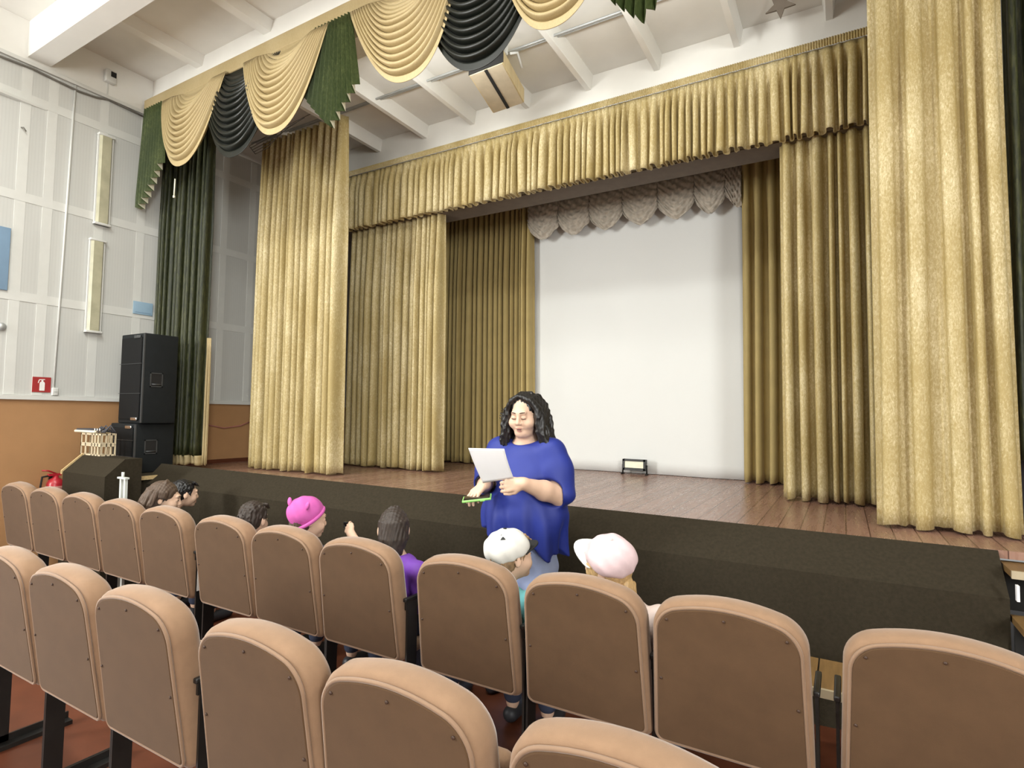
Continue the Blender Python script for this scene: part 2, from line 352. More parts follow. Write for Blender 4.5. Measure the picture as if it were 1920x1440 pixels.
class SDF:
    def __init__(s, voxel): s.h = voxel; s.p = []
    def cone(s, a, b, ra, rb=None, k=0.02, neg=False):
        a = np.array(a, float); b = np.array(b, float); rb = ra if rb is None else rb
        R = max(ra, rb)
        lo = np.minimum(a, b) - R; hi = np.maximum(a, b) + R
        ab = b - a; L2 = max(1e-9, float(ab @ ab))
        def f(X, Y, Z):
            px, py, pz = X - a[0], Y - a[1], Z - a[2]
            t = np.clip((px * ab[0] + py * ab[1] + pz * ab[2]) / L2, 0, 1)
            d = np.sqrt((px - t * ab[0])**2 + (py - t * ab[1])**2 + (pz - t * ab[2])**2)
            return d - (ra + (rb - ra) * t)
        s.p.append((f, lo, hi, k, neg)); return s
    def path(s, pts, rs, k=0.02):
        for i in range(len(pts) - 1):
            s.cone(pts[i], pts[i+1], rs[i], rs[i+1], k)
        return s
    def ell(s, c, r, k=0.02, rot=None, neg=False):
        c = np.array(c, float); r = np.array(r, float)
        R = np.eye(3) if rot is None else np.array(rot, float)
        ext = np.sqrt(((R * r) ** 2).sum(1))
        def f(X, Y, Z):
            px, py, pz = X - c[0], Y - c[1], Z - c[2]
            q = [px * R[0, i] + py * R[1, i] + pz * R[2, i] for i in range(3)]
            k0 = np.sqrt((q[0]/r[0])**2 + (q[1]/r[1])**2 + (q[2]/r[2])**2) + 1e-9
            k1 = np.sqrt((q[0]/r[0]**2)**2 + (q[1]/r[1]**2)**2 + (q[2]/r[2]**2)**2) + 1e-9
            return k0 * (k0 - 1) / k1
        s.p.append((f, c - ext, c + ext, k, neg)); return s
    def half(s, c, n, k=0.004):
        """cut away everything on the side n points to"""
        c = np.array(c, float); n = np.array(n, float); n = n / np.linalg.norm(n)
        def f(X, Y, Z): return -((X - c[0]) * n[0] + (Y - c[1]) * n[1] + (Z - c[2]) * n[2])
        s.p.append((f, np.array([-9.]*3), np.array([9.]*3), k, True)); return s
    def mesh(s, noise=None):
        h = s.h
        los = np.min([q[1] for q in s.p if not q[4]], axis=0) - 4*h - 0.02
        his = np.max([q[2] for q in s.p if not q[4]], axis=0) + 4*h + 0.02
        n = np.ceil((his - los) / h).astype(int) + 1
        F = np.full(n, 1.0, np.float32)
        ax = [los[i] + h * np.arange(n[i]) for i in range(3)]
        for f, lo, hi, k, neg in s.p:
            pad = 2.5 * k + 4 * h
            i0 = np.clip(np.floor((lo - pad - los) / h).astype(int), 0, n - 1)
            i1 = np.clip(np.ceil((hi + pad - los) / h).astype(int) + 1, 1, n)
            if (i1 <= i0).any(): continue
            sl = tuple(slice(a, b) for a, b in zip(i0, i1))
            X = ax[0][i0[0]:i1[0], None, None]; Y = ax[1][None, i0[1]:i1[1], None]; Z = ax[2][None, None, i0[2]:i1[2]]
            d = f(X, Y, Z)
            if neg: F[sl] = -_smin(-F[sl], d, k)
            else: F[sl] = _smin(F[sl], d, k)
        if noise is not None:
            X = ax[0][:, None, None]; Y = ax[1][None, :, None]; Z = ax[2][None, None, :]
            F = F + noise(X, Y, Z).astype(np.float32)
        F[0] = F[-1] = 1; F[:, 0] = F[:, -1] = 1; F[:, :, 0] = F[:, :, -1] = 1
        inside = F < 0
        # surface nets
        def corner(a, i, j, k_): return a[i:n[0]-1+i, j:n[1]-1+j, k_:n[2]-1+k_]
        cnt = np.zeros(n - 1, np.int8)
        for i in (0, 1):
            for j in (0, 1):
                for k_ in (0, 1): cnt += corner(inside, i, j, k_)
        act = (cnt > 0) & (cnt < 8)
        idx = np.argwhere(act)
        vid = np.full(n - 1, -1, np.int64); vid[act] = np.arange(len(idx))
        acc = np.zeros((len(idx), 3)); num = np.zeros(len(idx))
        cs = [(i, j, k_) for i in (0,1) for j in (0,1) for k_ in (0,1)]
        val = {c: F[idx[:,0]+c[0], idx[:,1]+c[1], idx[:,2]+c[2]].astype(float) for c in cs}
        for c in cs:
            for a_ in range(3):
                if c[a_] == 0:
                    d = list(c); d[a_] = 1; d = tuple(d)
                    v0, v1 = val[c], val[d]; cr = (v0 < 0) != (v1 < 0)
                    t = np.where(cr, v0 / np.where(cr, v0 - v1, 1), 0)
                    pos = np.tile(np.array(c, float), (len(idx), 1)); pos[:, a_] += t
                    acc[cr] += pos[cr]; num[cr] += 1
        V = (idx + acc / num[:, None]) * h + los
        faces = []
        for a_ in range(3):
            b_, c_ = (a_ + 1) % 3, (a_ + 2) % 3
            sl0 = [slice(None)]*3; sl1 = [slice(None)]*3
            sl0[a_] = slice(0, n[a_]-1); sl1[a_] = slice(1, n[a_])
            A = inside[tuple(sl0)]; B = inside[tuple(sl1)]
            e = np.argwhere(A != B)
            e = e[(e[:, b_] > 0) & (e[:, c_] > 0) & (e[:, b_] < n[b_]-1) & (e[:, c_] < n[c_]-1)]
            fl = A[e[:,0], e[:,1], e[:,2]]
            def g(db, dc):
                q = e.copy(); q[:, b_] -= db; q[:, c_] -= dc
                return vid[q[:,0], q[:,1], q[:,2]]
            q = np.stack([g(1,1), g(0,1), g(0,0), g(1,0)], 1)
            q[~fl] = q[~fl][:, ::-1]
            faces.append(q)
        return V, np.concatenate(faces)
    def build(s, name, material, parent=None, noise=None):
        V, Q = s.mesh(noise)
        me = bpy.data.meshes.new(name)
        me.vertices.add(len(V)); me.vertices.foreach_set('co', V.astype(np.float32).ravel())
        me.loops.add(Q.size); me.loops.foreach_set('vertex_index', Q.ravel().astype(np.int32))
        me.polygons.add(len(Q)); me.polygons.foreach_set('loop_start', np.arange(0, Q.size, 4, dtype=np.int32))
        me.polygons.foreach_set('use_smooth', np.ones(len(Q), bool))
        me.materials.append(material)
        me.update(calc_edges=True); me.validate()
        o = bpy.data.objects.new(name, me); COL.objects.link(o)
        if parent is not None: o.parent = parent
        md = o.modifiers.new('smooth', 'SMOOTH'); md.factor = 0.5; md.iterations = 2
        return o

# ================================================================== the setting
def structure(o): o['kind'] = 'structure'; return o
SX = 1.9                    # right side of the stage house
LX, RX = -6.6, 4.2          # side walls
structure(MB().box((LX - .2, -4.5, -0.1), (RX + .2, 8.0, 0.0)).build('floor', M['lino']))

# left wall: ochre wainscot below, ribbed acoustic panels with white battens above
b = MB().box((LX - 0.2, -4.5, 0.0), (LX, 8.0, 1.66)); wl = structure(b.build('wall_left', M['orange']))
def wall_part(mb, name, m_, p): return mb.build(name, m_, p)
wall_part(MB().box((LX - 0.2, -2.3, 1.66), (LX, 8.0, 4.82)).box((LX - 0.2, -4.5, 1.66), (LX, -3.3, 4.82)).box((LX - 0.2, -3.3, 3.95), (LX, -2.3, 4.82)), 'acoustic_panelling', M['panel'], wl)
wall_part(MB().box((LX - 0.2, -4.5, 4.82), (LX, 8.0, 5.3)), 'plastered_frieze', M['white'], wl)
bt = MB()
for z in (2.61, 3.545, 4.49):
    bt.box((LX - 0.01, -2.3, z - 0.042), (LX + 0.006, 8.0, z + 0.042))
for y in (1.32, 1.76, 2.19, 2.40, 2.84, 3.24, 3.75, 4.20, 4.58, 5.05):
    bt.box((LX - 0.01, y - 0.04, 1.70), (LX + 0.004, y + 0.04, 4.80))
wall_part(bt, 'batten', M['band'], wl)
structure(MB().box((LX - 0.01, -4.5, 1.655), (LX + 0.028, 8.0, 1.695)).build('trim_1', M['band']))
structure(MB().box((LX - 0.01, -4.5, 4.805), (LX + 0.03, 3.4, 4.84)).build('trim_2', M['band']))
structure(MB().box((LX - 0.01, 3.5, 0.94), (LX + 0.02, 8.0, 0.985)).build('baseboard_left', M['lino']))

# right wall with three tall windows (behind and beside the viewer)
b = MB()
wins = ((-3.5, -2.5),)
b.box((RX, -4.5, 0), (RX + 0.2, 3.8, 1.5)); b.box((RX, -4.5, 3.9), (RX + 0.2, 3.8, 5.3))
for a, c in ((-4.5, -3.5), (-2.5, 3.8)): b.box((RX, a, 1.5), (RX + 0.2, c, 3.9))
structure(b.build('wall_right', M['white']))
structure(MB().box((SX, 3.62, 0), (RX + .2, 3.82, 5.3)).build('wall_front_right', M['white']))
structure(MB().box((SX, 3.82, 0), (SX + .2, 8.0, 5.3)).build('wall_stage_right', M['white']))
for i, (y0, y1) in enumerate(wins):
    b = MB()
    for a, c in ((y0, y0 + .06), ((y0 + y1) / 2 - .03, (y0 + y1) / 2 + .03), (y1 - .06, y1)): b.box((RX + .06, a, 1.5), (RX + .12, c, 3.9))
    for z in (1.5, 2.9, 3.84): b.box((RX + .06, y0, z), (RX + .12, y1, z + .06))
    structure(b.build('window_%d' % (i + 1), M['band']))
b = MB()
for a in (-3.3, -2.83, -2.36): b.box((LX - .12, a, 1.66), (LX - .06, a + .06, 3.95))
for z in (1.66, 2.9, 3.89): b.box((LX - .12, -3.3, z), (LX - .06, -2.3, z + .06))
structure(b.build('window_2', M['band']))

# ceilings: hall (with a downstand beam and ribs) and the lower apron ceiling
ce = structure(MB().box((LX - .2, -4.5, 5.23), (RX + .2, 3.32, 5.4)).build('ceiling', M['ceil']))
MB().box((LX, 2.18, 4.88), (RX, 2.36, 5.23)).build('downstand_beam', M['white'], ce)
for k in range(10):
    x = -5.72 + k * 1.08
    MB().hexa([(x - .05, 2.36, 5.13), (x + .05, 2.36, 5.13), (x + .05, 3.30, 5.13), (x - .05, 3.30, 5.13),
               (x - .085, 2.36, 5.24), (x + .085, 2.36, 5.24), (x + .085, 3.30, 5.24), (x - .085, 3.30, 5.24)]).build('rib', M['white'], ce)
structure(MB().box((LX, 3.30, 4.70), (SX, 3.52, 5.40)).build('trim_3', M['ceil']))
ce2 = structure(MB().box((LX - .2, 3.5, 4.83), (SX + .2, 5.0, 5.0)).build('ceiling_apron', M['ceil']))
for x in (-5.45, -4.757, -4.06, -3.41, -2.736, -2.07, -1.41, -0.73, -0.05, 0.62):
    MB().hexa([(x - .024, 3.52, 4.69), (x + .024, 3.52, 4.69), (x + .024, 4.96, 4.69), (x - .024, 4.96, 4.69),
               (x - .05, 3.52, 4.84), (x + .05, 3.52, 4.84), (x + .05, 4.96, 4.84), (x - .05, 4.96, 4.84)]).build('rib', M['white'], ce2)
# proscenium wall above the opening, stage house behind
structure(MB().box((LX, 4.94, 3.80), (SX, 5.22, 4.9)).build('wall_proscenium', M['ceil']))
structure(MB().box((LX, 7.0, 0.9), (SX, 7.15, 4.9)).build('wall_back', M['black']))
structure(MB().box((LX, 5.2, 4.45), (SX, 7.1, 4.55)).build('ceiling_stage', M['soffit']))
structure(MB().box((LX, 4.93, 3.79), (SX, 5.23, 3.80)).build('trim_4', M['soffit']))
structure(MB().box((LX, -4.7, 0), (RX, -4.5, 5.3)).build('wall_rear', M['white']))

# ------------------------------------------------------------------ stage
st = empty('stage', (-2.4, 5.0, 0), 'wooden stage with red-brown boards and a dark carpeted front', 'stage')
def P(o):  # parent under an Empty while keeping world coordinates of the mesh
    e = o.parent
    if e is not None: o.location = -Vector(e.location) if e.rotation_euler.z == 0 else o.location
    return o
TL, TR = Vector((-5.754, 3.12, 1.055)), Vector((.653, 3.70, .938))
KL, KR = Vector((-5.684, 2.92, .891)), Vector((.655, 3.50, .754))
def TLx(t): return TL.lerp(TR, t)
fl = MB()
fl.add([(LX + .012, 3.20, .90), (LX + .012, 6.985, .90), (SX - .012, 6.985, .90), (SX - .012, 3.72, .90), (.653, 3.70, .90), (LX + .012, 3.20, .94), (LX + .012, 6.985, .94), (SX - .012, 6.985, .94), (SX - .012, 3.72, .94), (.653, 3.70, .94)],
       [(0,1,2,3,4), (9,8,7,6,5), (0,4,9,5), (4,3,8,9), (3,2,7,8), (2,1,6,7), (1,0,5,6)])
P(fl.build('stage_boards', M['stagefloor'], st))
ap = MB()
n = 24
ring = []
for i in range(n + 1):
    t = i / n
    a = TL.lerp(TR, t); k = KL.lerp(KR, t)
    ring.append([Vector((a.x, a.y + .05, a.z - .012)), a, k, Vector((k.x, k.y - .005, .45)), Vector((k.x, k.y, 0.0)), Vector((a.x, a.y + .05, 0.0))])
vs = [p for r_ in ring for p in r_]; fs = []
for i in range(n):
    for j in range(6):
        j2 = (j + 1) % 6
        fs.append((i*6+j, i*6+j2, (i+1)*6+j2, (i+1)*6+j))
fs.append((0,1,2,3,4,5)); fs.append(tuple(n*6 + j for j in (5,4,3,2,1,0)))
P(ap.add(vs, fs).build('carpeted_front', M['carpet'], st))
# wing platform at the left with a pale nosing
P(MB().box((LX + .012, 2.76, 0), (-5.64, 3.24, .935)).build('wing_platform', M['carpet'], st))
P(MB().box((LX + .012, 2.76, .935), (-5.636, 3.24, .957)).build('platform_carpet', M['carpet'], st))
P(MB().box((-5.636, 2.75, .925), (-5.615, 3.10, .960)).build('nosing', M['wood'], st))
# steps at the right end
sp = empty('stage_steps', (1.2, 3.5, 0), 'wooden steps with pale nosings at the right end of the stage', 'steps')
for i, (z, y) in enumerate(((.885, 3.50), (.675, 3.30), (.46, 3.10), (.24, 2.90))):
    P(MB().box((.662, y, z - .03), (1.86, y + .24, z)).build('tread', M['bench'], sp))
    P(MB().box((.662, y - .014, z - .034), (1.86, y, z + .002)).build('nosing', M['benchedge'], sp))
    P(MB().box((.662, y + .16, max(0, z - .22)), (1.86, y + .18, z - .03)).build('riser', M['black'], sp))
tag(MB().box((.662, 3.40, .77), (.672, 3.43, .84)).build('paper_tag', M['paper']), 'small white paper tag stuck at the right end of the stage front', 'tag')

# ================================================================== curtains
def curtain(name, pa, pb, zt, zb, npl, amp, seed, m_, parent=None, top=0.45, toe=0.02, flare=(0, 0), thick=0.006, sharp=1.0, nz=36, lining=None, omega=.105):
    """pleated cloth hung between pa and pb (plan points), from zt down to zb"""
    rnd = random.Random(seed)
    wd = [0.55 + rnd.random() * 0.9 for _ in range(npl)]; tot = sum(wd); acc = 0; edges = [0]
    for q in wd: acc += q / tot; edges.append(acc)
    am = [0.75 + 0.4 * rnd.random() for _ in range(npl)]
    ph = [rnd.random() * 6.28 for _ in range(npl)]
    pa = Vector((pa[0], pa[1], 0)); pb = Vector((pb[0], pb[1], 0)); d = pb - pa; L = d.length; dn = d.normalized(); nn = Vector((dn.y, -dn.x, 0))
    per = 22; cols = []
    for k in range(npl):
        for q in range(per):
            cols.append((k, q / per))
    cols.append((npl - 1, 1.0))
    vs = []
    for iz in range(nz + 1):
        v = iz / nz
        z = zt + (zb - zt) * v
        g = top + (1 - top) * min(1, v * 3.0) ** 0.8
        for (k, q) in cols:
            s0 = edges[k] + (edges[k+1] - edges[k]) * q
            p = .5 - .5 * math.cos(2 * math.pi * q)
            p = p + .12 * math.sin(2 * math.pi * q) * p
            wob = 0.05 * math.sin(v * 4.0 + ph[k]) * v
            off = amp * g * (am[k] * p - 0.5)
            w_ = (edges[k+1] - edges[k]) * L
            lat = omega * w_ * math.sin(4 * math.pi * q) * g + 0.10 * w_ * math.sin(v * 2.6 + ph[k]) * v * math.sin(math.pi * q)
            sx = s0 * L + lat + (flare[1] * s0 - flare[0] * (1 - s0)) * v ** 1.6
            zz = z + (toe * 0.5 * math.sin(ph[k] * 3 + q * 6.28) if iz == nz else 0)
            pt = pa + dn * sx + nn * off
            vs.append((pt.x, pt.y, zz))
    c = len(cols); fs = []
    for iz in range(nz):
        for k in range(c - 1):
            a = iz * c + k; fs.append((a, a + c, a + c + 1, a + 1))
    o = mesh_obj(name, vs, fs, m_ if lining is None else [m_, lining], parent, smooth=True)
    solidify(o, thick, 0.0, 1 if lining else 0)
    return o

tag(curtain('front_curtain', (-5.76, 4.1), (-4.42, 4.1), 4.66, .957, 15, .14, 3, M['gold'], flare=(.02, .03)),
    'gold crushed velvet front curtain at the left, nearest the white panelled wall', 'curtain', 'gold velvet stage curtains')
tag(curtain('front_curtain', (.165, 4.08), (.81, 4.08), 4.70, .957, 5, .085, 23, M['gold'], flare=(.0, .03)),
    'large gold crushed velvet front curtain at the far right of the stage', 'curtain', 'gold velvet stage curtains')
tag(curtain('wing_curtain', (-5.22, 4.98), (-3.80, 4.98), 3.90, .957, 16, .13, 5, M['gold'], flare=(0, .02)),
    'gold crushed velvet wing curtain under the left end of the valance', 'curtain', 'gold velvet stage curtains')
tag(curtain('wing_curtain', (-.42, 4.98), (.30, 4.98), 3.90, .957, 8, .13, 27, M['gold'], flare=(0, .0)),
    'gold crushed velvet wing curtain under the right end of the valance', 'curtain', 'gold velvet stage curtains')
tag(curtain('backdrop_curtain', (-4.72, 6.12), (-3.30, 6.12), 4.40, .957, 19, .13, 8, M['goldplain'], flare=(0, .05)),
    'plain mustard backdrop curtain left of the white screen', 'curtain', 'mustard backdrop curtains')
tag(curtain('backdrop_curtain', (-.86, 6.02), (-.30, 6.02), 4.40, .957, 6, .12, 12, M['goldplain']),
    'shaded mustard backdrop curtain right of the white screen', 'curtain', 'mustard backdrop curtains')
tag(curtain('side_curtain', (.86, 4.30), (1.75, 4.30), 4.70, 1.35, 8, .09, 14, M['dkgreen']),
    'dim olive side curtain at the right edge behind the large gold curtain', 'curtain')

# valance over the proscenium: gathered heading and skirt
va = empty('stage_valance', (-2.5, 4.84, 4.45), 'gold velvet gathered valance hung across the top of the stage opening', 'valance')
o = curtain('valance_skirt', (-5.30, 4.84), (.36, 4.84), 4.42, 3.765, 72, .10, 33, M['gold'], va, top=.10, toe=.012, nz=14); P(o)
vs = []; nn_ = 620
for j, z in enumerate((4.475, 4.45, 4.415)):
    for i in range(nn_ + 1):
        x = -5.30 + 5.66 * i / nn_
        vs.append((x, 4.825 - (.006 + .012 * (i % 2)) - (.012 if j == 1 else 0), z))
fs = [(j*(nn_+1)+i, (j+1)*(nn_+1)+i, (j+1)*(nn_+1)+i+1, j*(nn_+1)+i+1) for j in range(2) for i in range(nn_)]
P(solidify(mesh_obj('gathered_heading', vs, fs, M['gold'], va), .004))

# grey voile festoon over the screen
fe = empty('festoon_valance', (-2.1, 6.08, 4.13), 'grey voile festoon valance in scallops above the white screen', 'valance')
fx = [-3.33, -2.92, -2.52, -2.12, -1.72, -1.33, -1.02, -.86]
rnd = random.Random(4)
for i in range(len(fx) - 1):
    x0, x1 = fx[i], fx[i+1]; wd = x1 - x0
    nu, nv = 26, 46; vs = []; cut = 1.0 if i < 6 else .55
    p1, p2 = rnd.random() * 6, rnd.random() * 6
    for j in range(nv + 1):
        v = j / nv
        for k in range(nu + 1):
            u = k / nu
            sag = (4 * u * (1 - u)) ** .8 if i < 6 else (1 - (1 - u) ** 2) * .9
            zt = 4.15; ze = 3.86; zc = 3.70
            z = zt + v * ((ze - zt) + (zc - ze) * sag)
            bulge = .075 * math.sin(math.pi * min(1, v * 1.05)) ** .6 * (.4 + .6 * sag)
            fold = .014 * math.sin(v * 44 + 5 * (u - .5) ** 2 * 8 + p1) * v + .010 * math.sin(u * 34 + v * 9 + p2) * (1 - v * .5) + .008 * math.sin(u * 21 - v * 30 + p1)
            y = 6.08 - bulge - fold * .9
            x = x0 + wd * (u + .06 * math.sin(6.28 * u) * v)
            vs.append((x, y, z))
    fs = [(j*(nu+1)+k, (j+1)*(nu+1)+k, (j+1)*(nu+1)+k+1, j*(nu+1)+k+1) for j in range(nv) for k in range(nu)]
    o = P(solidify(mesh_obj('scallop', vs, fs, M['voile'], fe, smooth=True), .004))
P(MB().tube([(-3.5, 6.12, 4.17), (-.7, 6.12, 4.17)], .02).build('batten_rail', M['greymetal'], fe))
for y, z in ((5.45, 4.20), (5.75, 4.24)):
    tk_ = MB().tube([(-4.9, y, z), (.2, y, z)], .018)
    for x in (-4.6, -2.4, -.1): tk_.tube([(x, y, z), (x, y, 4.46)], .008, 6)
    tag(tk_.build('curtain_track', M['greymetal']),
        'thin grey curtain track under the stage ceiling, %s' % ('nearer the gold valance' if y < 5.6 else 'nearer the grey festoon'), 'curtain track')

# projection screen
vs = []; nu, nv = 40, 24
for j in range(nv + 1):
    v = j / nv
    for k in range(nu + 1):
        u = k / nu
        xl = -3.37 + (-3.44 + 3.37) * v; xr = -.885 + (-.835 + .885) * v
        vs.append((xl + (xr - xl) * u, 6.24 + .010 * math.sin(u * 21) + .007 * math.sin(u * 9 + v * 3), 4.12 + (.944 - 4.12) * v))
fs = [(j*(nu+1)+k, (j+1)*(nu+1)+k, (j+1)*(nu+1)+k+1, j*(nu+1)+k+1) for j in range(nv) for k in range(nu)]
sc = empty('projection_screen', (-2.1, 6.24, .94), 'large white cloth projection screen at the back of the stage', 'screen')
P(solidify(mesh_obj('screen_cloth', vs, fs, M['screen'], sc, smooth=True), .005))
P(MB().tube([(-3.46, 6.26, .955), (-.83, 6.26, .955)], .010).build('hem_bar', M['screen'], sc))

# green side curtain on the left with a beige hem
gc = empty('side_curtain', (-5.9, 3.4, 1.0), 'long dark green crushed velvet curtain beside the black speakers', 'curtain')
ga, gb = (-6.53, 3.42), (-5.87, 3.58)
P(curtain('green_drape', ga, gb, 4.75, 1.10, 11, .09, 41, M['dkgreen'], gc, flare=(.0, -.02)))
P(curtain('beige_hem', ga, (-5.86, 3.59), 1.10, 1.005, 11, .09, 41, M['beige'], gc, top=1.0, nz=4))
P(curtain('beige_edging', (-5.88, 3.60), (-5.835, 3.62), 2.35, 1.005, 2, .02, 7, M['beige'], gc, top=.1, nz=12))

# pelmet with swags and jabots
PY = 3.22
pe = empty('swag_pelmet', (-2.4, PY, 4.9), 'draped pelmet of beige, dark green and olive swags hung below the ceiling beam', 'pelmet')
P(MB().rbox((LX + .03, PY - .02, 4.815), (SX - .1, PY + .07, 4.955), .008).build('pelmet_band', M['beige'], pe))
def swag(x0, x1, drop, m_, seed, front=0.0, nfold=14, skew=.08):
    nu, nv = 46, 12 * nfold
    vs = []; W_ = x1 - x0; zt = 4.822
    for j in range(nv + 1):
        v = j / nv
        ins = .33 * (1 - v) ** 1.2 * W_
        for k in range(nu + 1):
            u = k / nu
            c = 4 * u * (1 - u)
            sag = 1 - abs(2 * u - 1) ** (2.6 - .3 * v)
            x = (x0 + ins) * (1 - u) + (x1 - ins) * u + skew * v * sag
            z = zt - drop * v * sag
            ridge = math.sin(math.pi * ((v * nfold) % 1.0)) ** .6 if v < 1 - .9 / nfold else .5
            g = min(1.0, max(0.0, 2.8 * v - .14))
            y = PY - .006 - front * (.3 + .7 * g) - .05 * sag * g - .075 * ridge * (.06 + .94 * c ** .5) * g - .03 * v * c
            z -= .012 * ridge * c * g
            vs.append((x, y, z))
    fs = [(j*(nu+1)+k, (j+1)*(nu+1)+k, (j+1)*(nu+1)+k+1, j*(nu+1)+k+1) for j in range(nv) for k in range(nu)]
    o = mesh_obj('swag', vs, fs, m_, pe, smooth=True)
    return P(solidify(o, .004))
k_ = 3.2 / 3.0
BE, DG = M['beige'], M['dgreen']
swag(-6.16, -5.06, .86, BE, 1, .035, skew=.06)
swag(-5.48, -4.28, .93, DG, 2, .0, skew=.12)
swag(-4.80, -3.66, .88, BE, 3, .035)
swag(-3.42, -2.32, .84, BE, 4, .035, skew=.18)
swag(-2.75, -1.60, .91, DG, 5, .0, skew=.08)
swag(-2.02, -1.06, .84, BE, 6, .035, skew=.02)
swag(-.98, .12, .86, BE, 7, .035)
def jabot(xt0, xt1, xb0, xb1, prof, m_, npl, seed, y0, amp=.085):
    """cascade of pleats; prof(s) gives the lower edge height across the width"""
    per = 12; nz = 26; vs = []; C_ = npl * per
    for j in range(nz + 1):
        v = j / nz
        for c in range(C_ + 1):
            s_ = c / C_
            q = (c % per) / per
            zz = prof(s_); z = 4.83 + (zz - 4.83) * v
            full = (4.83 - z) / 1.0
            x = (xt0 + (xt1 - xt0) * s_) * (1 - min(1, full)) + (xb0 + (xb1 - xb0) * s_) * min(1, full)
            g = .35 + .65 * min(1, full)
            tri = abs(2 * q - 1)
            y = y0 - amp * g * (1 - tri) ** .8
            x += .05 * (xb1 - xb0) / npl * math.sin(2 * math.pi * q) * g
            vs.append((x, y, z))
    fs = [(j*(C_+1)+k, (j+1)*(C_+1)+k, (j+1)*(C_+1)+k+1, j*(C_+1)+k+1) for j in range(nz) for k in range(C_)]
    o = mesh_obj('jabot', vs, fs, [m_, M['lining']], pe, smooth=False)
    return P(solidify(o, .004, 0, 1))
def vee(lo, tip, hl, hr):
    return lambda s: lo + (hl * (tip - s) / tip if s < tip else hr * (s - tip) / (1 - tip))
jabot(-6.52, -6.16, -6.50, -6.06, lambda s: 3.72 + .50 * max(0, s - .12) ** 1.1, M['green'], 8, 1, PY - .02)
jabot(-3.84, -3.42, -3.99, -3.24, vee(3.90, .55, .36, .30), M['green'], 11, 2, PY - .02)
jabot(-1.16, -.74, -1.33, -.58, vee(3.90, .45, .30, .36), M['green'], 11, 3, PY - .02)
P(MB().tube([(-5.71, PY - .12, 3.87), (-5.715, PY - .12, 3.70)], .006).tube([(-5.715, PY - .12, 3.70), (-5.715, PY - .12, 3.68)], .011).build('pull_cord', M['lining'], pe))

# rail for the front curtains
tag(MB().tube([(-6.0, 4.12, 4.735), (1.7, 4.12, 4.735)], .011).tube([(-6.0, 4.18, 4.76), (1.7, 4.18, 4.76)], .008).build('curtain_rail', M['greymetal']),
    'grey curtain rail running under the ribs of the apron ceiling', 'curtain rail')
# loose wires by the left end of the rail
wr = MB()
rnd = random.Random(2)
for k in range(5):
    a = Vector((-5.85, 4.0, 4.60)); b_ = Vector((-5.30 + .12 * k, 4.0, 4.66 + .02 * k)); c_ = Vector((-5.62 - .05 * k, 3.95, 4.40 + .05 * k))
    wr.tube([a, a.lerp(c_, .6), c_.lerp(b_, .4), b_], .004, 5)
tag(wr.build('loose_wires', M['cable']), 'bunch of loose dark wires near the top of the left gold curtain', 'wires')

# ================================================================== chairs
def chair_outline(inset=0.0, hb=.259, ht=.247, zb=.415, zt=.960, rt=.108, rb=.03, n=9):
    """outline in (u, v): wider at the foot, big round top corners, gently crowned top"""
    pts = []
    hb -= inset; ht -= inset; zb += inset; zt -= inset
    rt = max(.02, rt - inset * .6); rb = max(.008, rb - inset * .3)
    def w(z): return hb + (ht - hb) * (z - zb) / (zt - zb)
    for i in range(n + 1):      # bottom right
        a = -math.pi / 2 + (math.pi / 2) * i / n
        pts.append((w(zb) - rb + rb * math.cos(a), zb + rb + rb * math.sin(a)))
    ae = math.radians(74); sl = 1 / math.tan(ae); cxr = w(zt) - rt
    xe = cxr + rt * math.cos(ae); cr = sl * xe / 2
    cz = zt - cr - rt * math.sin(ae); ve = zt - cr
    for i in range(n + 1):
        a = ae * i / n; pts.append((cxr + rt * math.cos(a), cz + rt * math.sin(a)))
    for i in range(1, 10):
        x = xe * (1 - 2 * i / 10); pts.append((x, ve + sl / (2 * xe) * (xe * xe - x * x)))
    for i in range(n, -1, -1):
        a = ae * i / n; pts.append((-(cxr + rt * math.cos(a)), cz + rt * math.sin(a)))
    for i in range(n, -1, -1):
        a = -math.pi / 2 + (math.pi / 2) * i / n
        pts.append((-(w(zb) - rb + rb * math.cos(a)), zb + rb + rb * math.sin(a)))
    return pts
TILT = .15
def back_pt(u, v, t):
    """u across, v height, t depth from the rear face (towards the stage)"""
    return (u, (.955 - v) * TILT + t, v + t * TILT * .9)
def loft(rings):
    n = len(rings[0]); vs = [p for r_ in rings for p in r_]; fs = []
    for i in range(len(rings) - 1):
        for k in range(n):
            k2 = (k + 1) % n; fs.append((i*n+k, i*n+k2, (i+1)*n+k2, (i+1)*n+k))
    fs.append(tuple(reversed(range(n)))); fs.append(tuple(range((len(rings)-1)*n, len(rings)*n)))
    return vs, fs

